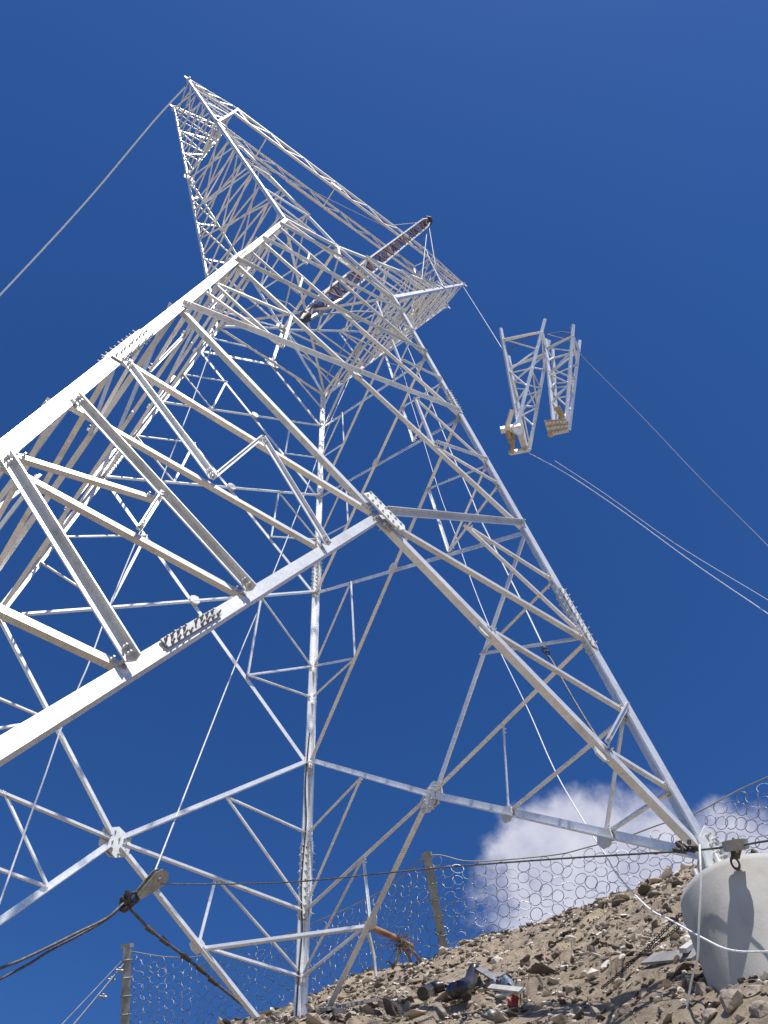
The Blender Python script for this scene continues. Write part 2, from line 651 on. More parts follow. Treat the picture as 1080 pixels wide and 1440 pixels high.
# one sheet: fine near the tower, coarse far away
def axis(lo, hi, flo, fhi, fine, grow=1.22):
    a = list(np.arange(flo, fhi + 1e-6, fine))
    s = fine
    while a[-1] < hi:
        s *= grow
        a.append(a[-1] + s)
    s = fine
    while a[0] > lo:
        s *= grow
        a.insert(0, a[0] - s)
    return np.array(a)


gx = axis(-90, 110, -0.6, 6.6, 0.026)
gy = axis(-80, 110, -3.0, 7.0, 0.026)
XX, YY = np.meshgrid(gx, gy, indexing='ij')
pts = np.c_[XX.ravel(), YY.ravel()]
ZZ = np.concatenate([tz(pts[i:i + 20000]) for i in range(0, len(pts), 20000)])
verts = np.c_[pts * S, (ZZ + Z0) * S]
ni, nj = len(gx), len(gy)
ii, jj = np.meshgrid(np.arange(ni - 1), np.arange(nj - 1), indexing='ij')
q = (ii * nj + jj).ravel()
quads = np.c_[q, q + nj, q + nj + 1, q + 1]
gme = bpy.data.meshes.new('ground')
gme.vertices.add(len(verts))
gme.vertices.foreach_set('co', verts.ravel())
gme.loops.add(quads.size)
gme.loops.foreach_set('vertex_index', quads.ravel().astype(np.int32))
gme.polygons.add(len(quads))
gme.polygons.foreach_set('loop_start', np.arange(0, quads.size, 4, dtype=np.int32))
gme.update(calc_edges=True)
gme.polygons.foreach_set('use_smooth', np.ones(len(quads), dtype=bool))
gme.materials.append(gm)
go = bpy.data.objects.new('ground', gme)
COL.objects.link(go)
go['kind'] = 'structure'

# ------------------------------------------------------------------ lattice tower
TOWER = thing('lattice_tower', (0, 0, -11), 'tall galvanised steel lattice pylon with splayed legs on the rocky slope', 'pylon')
FN = {'fr': ('L', 'R'), 'rt': ('R', 'F'), 'bk': ('B', 'F'), 'lf': ('L', 'B')}
NRM = {'fr': nrm((0, -1, KY)), 'rt': nrm((1, 0, K)), 'bk': nrm((0, 1, KY)), 'lf': nrm((-1, 0, K))}


def P(fc, u, z):
    wx, wy = 1 - K * z, AY - KY * z
    if fc == 'fr':
        return V((u * wx, -wy, z))
    if fc == 'bk':
        return V((u * wx, wy, z))
    if fc == 'rt':
        return V((wx, u * wy, z))
    return V((-wx, u * wy, z))


LW = 0.068
LT = 0.012
for c in 'LRFB':
    sx, sy = SG[c]
    zs = {'L': [-12.3, -8.35, -4.6, 0.04], 'R': [-10.2, -8.35, -4.6, 0.04], 'F': [-9.64, -8.3, -4.6, 0.04], 'B': [-11.22, -8.35, -4.6, 0.04]}[c]
    mb = MB()
    for a, b, w in zip(zs[:-1], zs[1:], (LW, LW * 0.95, LW * 0.88)):
        mb.legangle(leg(c, a), leg(c, b), sx, sy, w, LT)
    lg = mb.build('leg', STEEL, TOWER)
    for zj in zs[1:3]:
        mb = MB()
        ln = 0.62
        # cover plates inside and outside of both flanges
        for (ex, ey, nx, ny) in ((-sx, 0, 0, sy), (0, -sy, sx, 0)):
            e = V((ex, ey, 0))
            n = V((nx, ny, 0))
            a, b = leg(c, zj - ln / 2), leg(c, zj + ln / 2)
            for side in (0.004, -LT - 0.010):
                mb.prism([(0.012, side), (LW - 0.004, side), (LW - 0.004, side + 0.007), (0.012, side + 0.007)], a, b, e, n)
            for i in range(9):
                for j in (0, 1):
                    t = (i + 0.5) / 9
                    p = a + (b - a) * t + e * (0.028 + 0.034 * j + 0.004 * (i % 2)) + n * 0.011
                    mb.bolt(p, n, 0.0062 * random.uniform(.9, 1.1), 0.010, random.uniform(0.010, 0.020))
                    p2 = p - n * (LT + 0.022)
                    mb.bolt(p2, -n, 0.0075, 0.010, 0.0)
        mb.build('splice_plate', PLATE, lg)

dcount = 0


def member(name, a, b, n, w, out=False, off=None, parent=TOWER, mt=STEEL, w2=None, trim=0.0):
    a, b = V(a), V(b)
    d = nrm(b - a)
    mb = MB()
    if off is None:
        off = 0.006 if out else -LT - 0.003
    mb.angle(a + d * trim, b - d * trim, n, w, out=out, off=off, w2=w2)
    # end bolts
    nn = V(n)
    for p in (a + d * (trim + 0.02), a + d * (trim + 0.045), b - d * (trim + 0.02), b - d * (trim + 0.045)):
        mb.bolt(p + nn * (off + (0.008 if out else 0.0)), nn, 0.0065, 0.012, 0.010)
    return mb.build(name, mt, parent)


def gusset(fc, u, z, r, k=8, inward=True, bolts=6, sx=1.0):
    n = NRM[fc]
    mb = MB()
    c = P(fc, u, z) + n * (-LT - 0.016 if inward else 0.001)
    mb.plate(c, n, r, 0.009, k, jit=0.07, sx=sx)
    for i in range(bolts):
        a = 2 * PI * i / bolts + 0.3
        q = 0.62 * r
        ux = nrm(np.cross(n, (0, 0, 1)))
        wz = np.cross(n, ux)
        mb.bolt(c + ux * q * math.cos(a) * sx + wz * q * math.sin(a) - n * 0.005, -n, 0.0075, 0.012, 0.012)
        mb.bolt(c + ux * q * math.cos(a) * sx + wz * q * math.sin(a) + n * 0.02, n, 0.0075, 0.012, 0.006)
    return mb.build('gusset_plate', PLATE, TOWER)


PANELS = [(-1.05, -2.95), (-2.95, -4.9), (-4.9, -7.2)]
for fc, (ca, cb) in FN.items():
    n = NRM[fc]
    # waist frame: horizontal and K braces
    member('waist_strut', P(fc, -0.97, -0.02), P(fc, 0.97, -0.02), n, 0.046, out=False)
    for s in (-1, 1):
        member('waist_brace', P(fc, 0, -0.05), P(fc, 0.97 * s, -1.02), n, 0.042, out=True)
        member('waist_strut', P(fc, 0.46 * s, -0.04), P(fc, 0.97 * s, -0.5), n, 0.03, out=False)
    gusset(fc, 0, -0.06, 0.13)
    for zt, zb in PANELS:
        wd = 0.038 if zb > -4 else (0.038 if zb > -6 else 0.039)
        member('diagonal_brace', P(fc, -0.97, zb), P(fc, 0.97, zt), n, wd, out=(fc != 'bk'))
        member('diagonal_brace', P(fc, -0.97, zt), P(fc, 0.97, zb), n, wd, out=(fc == 'bk'))
        # where the diagonals are a quarter and three quarters along
        A, B, Cc, D = P(fc, -1, zb), P(fc, 1, zt), P(fc, -1, zt), P(fc, 1, zb)
        mid = (zb + zt) / 2

        def on(p, q, u):
            ax = 0 if fc in ('fr', 'bk') else 1
            lo, hi = 0.0, 1.0
            for _ in range(40):
                t = (lo + hi) / 2
                x = p + (q - p) * t
                uu = x[ax] / ((1 - K * x[2]) if ax == 0 else (AY - KY * x[2]))
                if uu < u:
                    lo = t
                else:
                    hi = t
            return p + (q - p) * lo
        for s in (-1, 1):
            up_ = on(Cc, D, -0.49) if s < 0 else on(A, B, 0.49)
            lo_ = on(A, B, -0.49) if s < 0 else on(Cc, D, 0.49)
            M_ = P(fc, 0.97 * s, mid)
            member('secondary_strut', up_, lo_, n, 0.025, out=False)
            member('secondary_strut', M_, lo_, n, 0.024, out=(fc == 'fr' and s > 0))
            if zb < -6 or fc in ('bk', 'rt'):
                member('secondary_strut', M_, up_, n, 0.024, out=False)
            if zb < -6:
                member('secondary_strut', P(fc, 0.97 * s, zb + 0.75), lo_, n, 0.024, out=False)
        X = on(A, B, 0.0)
        if zb < -4.5 or fc == 'bk':
            mb = MB()
            mb.plate(X - n * 0.03, n, 0.055, 0.03, 8, jit=0.05)
            mb.bolt(X + n * 0.012, n, 0.008, 0.012, 0.012)
            mb.build('gusset_plate', PLATE, TOWER)

    # foot panel: diagonals meeting in the middle of the face, one horizontal through the meeting point
    c0 = P(fc, 0, -8.58)
    if fc == 'fr':
        # long cover plate over the joint, lying along the diagonal to the right pier
        ax_ = nrm(P(fc, 1, -10.1) - P(fc, -1, -7.2))
        ay_ = np.cross(ax_, n)
        cc = c0 + n * 0.018
        mb = MB()
        mb.prism([(-0.15, -0.055), (0.13, -0.055), (0.16, -0.02), (0.16, 0.04), (0.10, 0.055), (-0.13, 0.05)], cc, cc + n * 0.010, ax_, ay_)
        for i in range(7):
            for j in (-1, 1):
                mb.bolt(cc + n * 0.010 + ax_ * (-0.125 + 0.042 * i + 0.012 * j) + ay_ * 0.030 * j, n, 0.0075, 0.010, 0.004)
        mb.build('gusset_plate', PLATE, TOWER)
    else:
        gusset(fc, 0, -8.58, 0.12 if fc == 'bk' else 0.10, 6 if fc == 'bk' else 7, inward=False, bolts=6)
    gusset(fc, 0.02, -8.62, 0.09, 6, inward=True, bolts=6)
    for s, c in ((-1, ca), (1, cb)):
        zb = BASEZ[c]
        big = 0.048
        dn = nrm(P(fc, s, -7.2) - c0)
        member('diagonal_brace', c0 + dn * 0.05, P(fc, 0.97 * s, -7.2), n, 0.042, out=(s > 0 and fc == 'fr') or (fc == 'rt' and s < 0))
        member('diagonal_brace', c0 + nrm(P(fc, s, zb) - c0) * 0.06, P(fc, 0.985 * s, zb + 0.03), n, big, out=False)
        member('horizontal_strut', c0 + nrm(P(fc, s, -8.55) - c0) * 0.05, P(fc, 0.97 * s, -8.55), n, 0.033, out=False)

        def low(z):
            t = (z + 8.58) / (zb + 8.58)
            return c0 + (P(fc, s, zb) - c0) * t
        # upper quarter point
        if not (c == 'L' and fc == 'fr'):
            qd = c0 + (P(fc, s, -7.2) - c0) * 0.5
            member('leg_strut', qd, P(fc, 0.97 * s, -7.9), n, 0.025, out=False)
            member('leg_strut', qd, P(fc, 0.97 * s, -8.5), n, 0.025, out=False)
        if c == 'L':
            r = [-9.3, -9.95, -10.6, -11.3]
            h0 = P(fc, 0.48 * s, -8.56)
            h1m = P(fc, 0.58 * s, -9.3)
            lo1 = low(-9.3)
            lo2 = low(-9.97)
            lo3 = low(-10.6)
            member('leg_strut', P(fc, 0.98 * s, r[0]), lo1, n, 0.027, out=False)
            member('leg_strut', P(fc, 0.98 * s, r[1]), lo2, n, 0.027, out=False)
            member('leg_strut', P(fc, 0.98 * s, r[2]), lo3, n, 0.027, out=False)
            member('leg_strut', P(fc, 0.98 * s, r[3]), low(-11.3), n, 0.027, out=False)
            member('leg_strut', P(fc, 0.95 * s, -8.64), h1m, n, 0.031, out=True)
            member('leg_strut', h0, h1m, n, 0.019, out=True)
            member('leg_strut', h0, lo1, n, 0.027, out=True)
            d2 = P(fc, 0.97 * s, -9.28)
            member('leg_strut', d2, lo2, n, 0.037, out=True)
            m2 = d2 + (lo2 - d2) * 0.53
            member('leg_strut', P(fc, 0.97 * s, -9.87), m2, n, 0.025, out=False)
            member('leg_strut', m2, P(fc, 0.68 * s, -9.96), n, 0.021, out=True)
            member('leg_strut', P(fc, 0.97 * s, -9.95), lo3, n, 0.038, out=True)
            member('leg_strut', P(fc, 0.97 * s, -10.6), low(-11.3), n, 0.037, out=True)
        elif c == 'R':
            l1, l2 = low(-9.14), low(-9.66)
            member('leg_strut', P(fc, 0.97 * s, -9.18), l1, n, 0.027, out=False)
            member('leg_strut', P(fc, 0.98 * s, -9.70), l2, n, 0.025, out=False)
            member('leg_strut', P(fc, 0.97 * s, -9.16), l2, n, 0.025, out=True if fc == 'fr' else False)
            gs = MB()
            gs.plate(l2 - n * 0.035 - V((0, 0, 0.03)), n, 0.05, 0.012, 7)
            gs.build('gusset_plate', PLATE, TOWER)
            gs = MB()
            gs.plate(l1 - n * 0.035 - V((0, 0, 0.02)), n, 0.05, 0.012, 7)
            gs.build('gusset_plate', PLATE, TOWER)
            if fc == 'rt':
                member('leg_strut', P(fc, 0.48 * s, -8.58), l1, n, 0.015, out=False)
        elif c == 'F':
            l1 = low(-9.06)
            member('leg_strut', P(fc, 0.98 * s, -9.02), l1, n, 0.025, out=False)
            member('leg_strut', P(fc, 0.50 * s, -8.56), l1, n, 0.018, out=False)
            member('leg_strut', P(fc, 0.50 * s, -8.56), P(fc, 0.98 * s, -9.0), n, 0.022, out=False)
            gs = MB()
            gs.plate(l1 - n * 0.012, n, 0.055, 0.02, 7)
            gs.build('gusset_plate', PLATE, TOWER)
        else:
            r = [-9.04, -9.65, -10.25]
            member('leg_strut', P(fc, 0.52 * s, -8.55), low(-9.04), n, 0.022, out=False)
            member('leg_strut', P(fc, 0.52 * s, -8.55), P(fc, 0.97 * s, -9.04), n, 0.022, out=False)
            for i, z in enumerate(r):
                member('leg_strut', P(fc, 0.98 * s, z), low(z), n, 0.025, out=False)
                if i:
                    member('leg_strut', P(fc, 0.98 * s, r[i - 1]), low(z), n, 0.025, out=False)

# bolted splice half way along the front face's near foot diagonal
n = NRM['fr']
ca_, cb_ = P('fr', 0, -8.58), P('fr', -1, BASEZ['L'])
dd_ = nrm(cb_ - ca_)
ee_ = np.cross(dd_, n)
mb = MB()
pc_ = ca_ + (cb_ - ca_) * 0.475
mb.prism([(-0.16, -0.017), (0.16, -0.017), (0.16, 0.017), (-0.16, 0.017)], pc_ - n * 0.010, pc_ - n * 0.004, dd_, ee_)
for i in range(9):
    if i == 4:
        continue
    for j in (-1, 1):
        q_ = pc_ + dd_ * (-0.135 + 0.034 * i + 0.006 * j) + ee_ * 0.0095 * j - n * 0.004
        mb.bolt(q_, n, 0.0058, 0.009, random.uniform(0.009, 0.018))
mb.build('splice_plate', BOLT, TOWER)

# corner strut joining the two foot diagonals beside the far leg
pa, pb = P('bk', 0.522, -9.06), P('rt', 0.525, -9.06)
member('corner_strut', pa, pb, (0.7, 0.7, 0.05), 0.036, out=False, off=-0.02)

# foot: stub plates and anchor bolts on each pier
for c in 'LRFB':
    sx, sy = SG[c]
    b = leg(c, {'L': -12.27, 'R': -10.2, 'F': -9.60, 'B': -11.17}[c])
    mb = MB()
    mb.bar(b + V((-sx * .03, -sy * .03, -0.03)), b + V((-sx * .03, -sy * .03, 0.0)), 0.17, 0.17, up=(0, 1, 0))
    for fcn, u in (((0, sy, 0), (-sx, 0, 0)), ((sx, 0, 0), (0, -sy, 0))):
        n = V(fcn)
        e = V(u)
        base = b + n * 0.004
        mb.prism([(-0.02, -0.0), (0.16, 0.0), (0.12, 0.16), (0.03, 0.26), (-0.02, 0.20)], base, base + n * 0.010, e, (0, 0, 1))
        mb.prism([(-0.02, -0.0), (-0.10, 0.0), (-0.05, 0.14), (-0.02, 0.20)], base - n * 0.02, base - n * 0.010, e, (0, 0, 1))
        for i in range(4):
            for j in range(2):
                mb.bolt(base + e * (0.02 + 0.045 * j) + V((0, 0, 0.05 + 0.045 * i)) + n * 0.010, n, 0.010, 0.016, 0.02)
    for ax, ay in ((0.06, 0.06), (-0.06, 0.06), (0.06, -0.06), (-0.06, -0.06)):
        p = b + V((-sx * .03 + ax, -sy * .03 + ay, 0))
        mb.rod(p + V((0, 0, -0.02)), p + V((0, 0, 0.07)), 0.013, 0.013, 8)
        mb.rod(p, p + V((0, 0, 0.03)), 0.026, 0.026, 6)
    mb.build('base_plate', PLATE, TOWER)

# ---- head: two forks, bridge beam, two pointed arms
TX_, TY_, TZ_ = 4.49, 0.397, 11.03


def oc(sx, sy, z):
    t = z / TZ_
    return V((sx * (1 + (TX_ - 1) * t), sy * (1 + (TY_ - 1) * t), z))


ZJ = 6.3
IC0 = 1.41
YN, YFAR = -0.44, 0.2


def ic(sx, sy, z):
    a = V((0, sy * 0.87, IC0))
    b = oc(sx, sy, ZJ)
    return a + (b - a) * ((z - IC0) / (ZJ - IC0))


def light(mb, a, b, n, w, out=False, off=0.0):
    mb.angle(a, b, n, w, t=0.006, out=out, off=off)


def one(name, a, b, n, w, parent, out=False, off=0.0, mt=STEEL):
    mb = MB()
    mb.angle(a, b, n, w, t=max(.006, w * .13), out=out, off=off)
    return mb.build(name, mt, parent)


def lacing(name, parent, fa, fb, zs, n, w, flip=0, cross=False, ties=False):
    """zig-zag bars between two chords given as functions of height"""
    for i in range(len(zs) - 1):
        a, b = (fa, fb) if (i + flip) % 2 == 0 else (fb, fa)
        one(name, a(zs[i]), b(zs[i + 1]), n, w, parent, out=bool(i % 2), off=0.004)
        if cross:
            one(name, b(zs[i]), a(zs[i + 1]), n, w, parent, out=not bool(i % 2), off=-0.006)
        if ties and i:
            one(name, fa(zs[i]), fb(zs[i]), n, w * 0.9, parent, off=-0.012)


for sx in (-1, 1):
    fork = MB()
    # the fork's first chord is its root mesh; the others are sub-parts
    fork.angle(oc(sx, -1, 0.02), oc(sx, -1, TZ_), (0, -1, 0.1), 0.066, t=0.011, up=(-sx, 0, 0.3), off=0.0)
    fork = fork.build('fork_arm', STEEL, TOWER)
    one('chord', oc(sx, 1, 0.02), oc(sx, 1, TZ_), (0, 1, 0.1), 0.066, fork)
    for sy in (-1, 1):
        ny = (0, sy, 0.1)
        one('chord', ic(sx, sy, IC0), ic(sx, sy, ZJ), ny, 0.056, fork, out=False)
        one('chord', oc(sx, sy, 0.02), V((0.04 * sx, sy * 0.87, IC0)), ny, 0.055, fork, out=False, off=-0.004)
        # post from the fork joint up to the beam
        yb = YN if sy < 0 else YFAR
        one('chord', oc(sx, sy, ZJ), V((sx * 3.18, yb, 11.0)), ny, 0.045, fork)
        one('chord', V((sx * 3.18, yb, 10.9)), V((sx * 3.22, yb, 12.1)), ny, 0.045, fork)
        # front and back faces of the fork
        zz = [1.5, 2.4, 3.2, 3.9, 4.5, 5.05, 5.55, 6.0]
        lacing('lacing_bar', fork, lambda z: oc(sx, sy, z), lambda z: ic(sx, sy, z), zz, ny, 0.036, flip=(sy > 0), ties=(sx > 0))
        one('lacing_bar', oc(sx, sy, 0.95), V((sx * 0.45, sy * .915, 0.95)), ny, 0.03, fork)
        # arm panel between the outer chord and the post
        za = [6.9, 7.7, 8.5, 9.3, 10.1, 10.8]

        def post(z, sy=sy, yb=yb):
            a = oc(sx, sy, ZJ)
            b = V((sx * 3.18, yb, 11.0))
            return a + (b - a) * ((z - ZJ) / (11.0 - ZJ))
        lacing('arm_lacing', fork, lambda z: oc(sx, sy, z), post, za, ny, 0.032, flip=(sy > 0), ties=True)
        # arm top chord from the beam to the tip
        tip = oc(sx, sy, TZ_)
        one('chord', V((sx * 3.2, yb, 12.05)), tip + V((0, 0, 0.25)), ny, 0.042, fork)
        one('chord', V((sx * 3.2, yb, 11.0)), tip, ny, 0.036, fork)
        for q in range(3):
            t0, t1 = 0.12 + 0.27 * q, 0.3 + 0.27 * q
            ta = V((sx * 3.2, yb, 12.05)) * (1 - t0) + (tip + V((0, 0, 0.25))) * t0
            tb = V((sx * 3.2, yb, 11.0)) * (1 - t1) + tip * t1
            one('arm_lacing', ta, tb, ny, 0.026, fork)
    # outer and inner side faces
    zo = list(np.linspace(0.2, TZ_ - 0.1, 15))
    lacing('side_lacing', fork, lambda z: oc(sx, -1, z), lambda z: oc(sx, 1, z), zo, (sx, 0, 0.1), 0.034, cross=True)
    zi = list(np.linspace(IC0 + 0.1, ZJ - 0.1, 6))
    lacing('inner_lacing', fork, lambda z: ic(sx, -1, z), lambda z: ic(sx, 1, z), zi, (-sx, 0, 0.3), 0.038, cross=True, ties=True)
    zk = list(np.linspace(ZJ, 10.9, 6))

    def pn(z):
        a = oc(sx, -1, ZJ)
        b = V((sx * 3.18, YN, 11.0))
        return a + (b - a) * ((z - ZJ) / (11.0 - ZJ))

    def pf(z):
        a = oc(sx, 1, ZJ)
        b = V((sx * 3.18, YFAR, 11.0))
        return a + (b - a) * ((z - ZJ) / (11.0 - ZJ))
    lacing('post_lacing', fork, pn, pf, zk, (-sx, 0, 0), 0.028, cross=True)
    # arm underside lacing between near and far tip chords, tip plates and hangers
    for i in range(4):
        t0, t1 = i / 4, (i + 1) / 4
        a = V((sx * 3.2, YN, 11.0)) * (1 - t0) + oc(sx, -1, TZ_) * t0
        b = V((sx * 3.2, YFAR, 11.0)) * (1 - t1) + oc(sx, 1, TZ_) * t1
        one('arm_lacing', a, b, (0, 0, -1), 0.028, fork)
        a = V((sx * 3.2, YN, 12.05)) * (1 - t1) + (oc(sx, -1, TZ_) + V((0, 0, .25))) * t1
        b = V((sx * 3.2, YFAR, 12.05)) * (1 - t0) + (oc(sx, 1, TZ_) + V((0, 0, .25))) * t0
        one('arm_lacing', a, b, (0, 0, 1), 0.028, fork)
    for sy in (-1, 1):
        mb = MB()
        t = oc(sx, sy, TZ_)
        mb.plate(t + V((sx * 0.05, 0, 0.08)), (0, -1, 0), 0.12, 0.016, 6)
        mb.rod(t + V((sx * 0.02, -0.04, -0.02)), t + V((sx * 0.02, 0.04, -0.02)), 0.035, 0.035, 8)
        mb.plate(t + V((0, 0.0, -0.06)), (sx, 0, 0.2), 0.085, 0.014, 6)
        mb.build('tip_plate', PLATE, fork)
    mb = MB()
    for sy in (-1, 1):
        j = oc(sx, sy, ZJ)
        mb.plate(j + V((-sx * 0.06, sy * 0.012, 0)), (0, sy, 0.1), 0.14, 0.012, 7, jit=0.1)
    mb.build('joint_plate', PLATE, fork)
    # inner redundant bars tying near and far faces across the fork
    for i, z in enumerate((3.2, 4.5, 5.55)):
        one('cross_bar', ic(sx, -1, z), oc(sx, 1, z), (0, 0, -1), 0.03, fork)
        if sx > 0:
            one('cross_bar', oc(sx, -1, z), ic(sx, 1, z), (0, 0, -1), 0.03, fork)
    one('cross_bar', oc(sx, -1, 0.5), V((0, -0.87, IC0)), (0, -1, 0.1), 0.03, fork, off=-0.03)
    one('cross_bar', oc(sx, 1, 0.5), V((0, 0.87, IC0)), (0, 1, 0.1), 0.03, fork, off=-0.03)

# centre of the fork: short posts from the waist frame and round gussets
for sy in (-1, 1):
    member('waist_post', (0, sy * 0.985, 0.02), (0, sy * 0.885, IC0 - 0.02), (0, sy, .07), 0.045, out=False)
    mb = MB()
    mb.plate((0, sy * 0.87 - sy * .02, IC0), (0, sy, 0.1), 0.15, 0.014, 10, jit=0.04)
    for i in range(8):
        a = 2 * PI * i / 8
        mb.bolt((0.09 * math.cos(a), sy * 0.87 + sy * -0.01, IC0 + 0.09 * math.sin(a)), (0, sy, 0.1), 0.009, 0.014, 0.01)
    mb.build('gusset_plate', PLATE, TOWER)
one('waist_strut', (0, -0.86, IC0), (0, 0.86, IC0), (0, 0, -1), 0.05, TOWER)
for sx in (-1, 1):
    one('waist_strut', (sx, -0.97, 0.02), (0, 0.0, 0.03), (0, 0, -1), 0.038, TOWER)
    one('waist_strut', (sx, 0.97, 0.02), (0, 0.0, 0.022), (0, 0, -1), 0.038, TOWER)

# bridge beam
beam = MB()
XB = 3.25
beam.angle((-XB, YN, 11.0), (XB, YN, 11.0), (0, -1, 0), 0.075, t=0.01)
beam = beam.build('bridge_beam', STEEL, TOWER)
for y, z, n in ((YN, 12.05, (0, -1, 0)), (YFAR, 12.05, (0, 1, 0)), (YFAR, 11.0, (0, 1, 0))):
    one('chord', (-XB, y, z), (XB, y, z), n, 0.075, beam)
nb = 12
for i in range(nb):
    x0 = -XB + 2 * XB * i / nb
    x1 = -XB + 2 * XB * (i + 1) / nb
    a, b = (11.0, 12.05) if i % 2 else (12.05, 11.0)
    one('lacing_bar', (x0, YN, a), (x1, YN, b), (0, -1, 0), 0.042, beam, off=-0.008)
    one('lacing_bar', (x0, YFAR, b), (x1, YFAR, a), (0, 1, 0), 0.042, beam, off=-0.008)
    ya, yb = (YN, YFAR) if i % 2 else (YFAR, YN)
    if i % 4 == 2:
        one('lacing_bar', (x0, YN, 11.0), (x0, YFAR, 11.0), (0, 0, -1), 0.03, beam, off=-0.008)
mb = MB()
mb.plate((0, YN - 0.012, 11.15), (0, -1, 0), 0.19, 0.012, 8, jit=0.05)
mb.build('splice_plate', PLATE, beam)
mb = MB()
for x in (-0.9, -0.3, 0.3):
    mb.bar((x - .28, YFAR + .012, 11.02), (x + .28, YFAR + .012, 11.02), 0.016, 0.1)
mb.build('splice_plate', PLATE, beam)

# ------------------------------------------------------------------ gin pole hoisted inside the tower
gb0 = V((0.0, -0.02, -0.35))
gb1 = None
# top end lies on the line of sight (600,312), far enough up to pass above the beam
d6 = sight(600, 312, 1.0) - CAMC
gb1 = CAMC + d6 * 25.3
GIN = thing('gin_pole', gb0, 'dark purple lattice gin pole slung slantwise through the middle of the pylon head', 'gin pole')
gd = nrm(gb1 - gb0)
gw = nrm((gb0 + gb1) / 2 - CAMC)
gu = nrm(np.cross(gd, gw))
gw = np.cross(gd, gu)
GL = np.linalg.norm(gb1 - gb0)


def gp(t, a, b):
    h = 0.125 * min(1.0, 0.45 + t * 4.5, 0.5 + (1 - t) * 6)
    return gb0 + gd * GL * t + gu * a * h + gw * b * h


ts = [0, 0.12, 0.93, 1.0]
for a, b in ((-1, -1), (1, -1), (1, 1), (-1, 1)):
    mb = MB()
    for t0, t1 in zip(ts[:-1], ts[1:]):
        mb.bar(gp(t0, a * 1.08, b), gp(t1, a * 1.08, b), 0.036)
    mb.build('chord', BOOMEDGE, GIN)
mb = MB()
nn_ = 32
for i in range(nn_):
    t0, t1 = i / nn_, (i + 1) / nn_
    cr = [(-1, -1), (1, -1), (1, 1), (-1, 1)]
    for k in range(4):
        p0, p1 = cr[k], cr[(k + 1) % 4]
        A_, B_ = (p0, p1) if i % 2 else (p1, p0)
        mb.bar(gp(t0, *A_), gp(t1, *B_), 0.032)
        if i % 4 == 0:
            mb.bar(gp(t0, *p0), gp(t0, *p1), 0.032)
mb.build('lattice_web', BOOM, GIN)
for tt in (0.17, 0.34, 0.5, 0.66, 0.83):
    mb = MB()
    cr = [(-1, -1), (1, -1), (1, 1), (-1, 1)]
    for k in range(4):
        mb.bar(gp(tt, *cr[k]), gp(tt, *cr[(k + 1) % 4]), 0.055)
    mb.build('section_joint', BOOMEDGE, GIN)
mb = MB()
mb.rod(gb1 - gd * 0.1, gb1 + gd * 0.25, 0.10, 0.05, 8)
mb.ring(gb1 + gd * 0.3, gu, 0.09, 0.025)
mb.plate(gb1 + gd * .1, gd, 0.17, 0.04, 8)
mb.build('head_sheave', DARKMET, GIN)
mb = MB()
mb.rod(gb0 + gd * 0.05, gb0 - gd * 0.25, 0.10, 0.04, 8)
mb.ring(gb0 - gd * 0.28, gu, 0.06, 0.02)
mb.build('foot_shackle', DARKMET, GIN)


# ------------------------------------------------------------------ ropes and cables
def rope(name, pts, r, mt, label, cat, sub=8, k=6, group=None):
    mb = MB()
    mb.tube(smooth_path(pts, sub), r, k)
    o = mb.build(name, mt, None, origin=tuple(V(pts[-1])))
    return tag(o, label, cat, group)


def S3(L):
    return [sight(*a) for a in L]


TLN, TRN = oc(-1, -1, TZ_), oc(1, -1, TZ_)
TIP = gb1 + gd * 0.3
rope('guy_wire', [TIP, oc(1, 1, 10.6)], 0.011, THINWIRE, 'thin wire from the gin pole top down to the right arm tip', 'wire', 1, 5)
rope('guy_wire', [TIP, sight(612, 372, 22.5), oc(1, 1, ZJ)], 0.012, THINWIRE, 'thin wire from the gin pole top to the right fork joint, steeper one', 'wire', 1, 5)
rope('guy_wire', [TIP, oc(1, -1, ZJ + .6) + V((-.6, .2, 0))], 0.012, THINWIRE, 'thin wire from the gin pole top to the near right fork chord', 'wire', 1, 5)
rope('guy_wire', [TIP - gd * .3, sight(540, 318, 24), oc(-1, -1, 3.4)], 0.010, THINWIRE, 'faint nearly level wire from the gin pole top across the window to the left fork', 'wire', 1, 5)
rope('guy_wire', [gb0, sight(500, 438, 13.5), sight(556, 440, 14.5)], 0.011, THINWIRE, 'thin level wire from the gin pole foot to the right leg top', 'wire', 2, 5)
rope('guy_wire', [gb0, sight(380, 418, 12.9), leg('B', -0.3)], 0.011, THINWIRE, 'thin wire from the gin pole foot to the back left leg', 'wire', 2, 5)
rope('guy_wire', [gb0, sight(500, 445, 13.6), leg('F', 0.0) + V((.0, 0, .8))], 0.010, THINWIRE, 'thin wire from the gin pole foot to the far leg top', 'wire', 2, 5)

# haul rope leaving the left arm tip for the lower left of the picture
rope('haul_rope', [TLN + V((0, 0.2, 0.0)), sight(215, 172, 23), sight(120, 285, 21.5), sight(0, 415, 20), sight(-140, 560, 18.5)],
     0.019, ROPE, 'thick pale rope running down from the left arm tip to the left', 'rope', 6, 6)

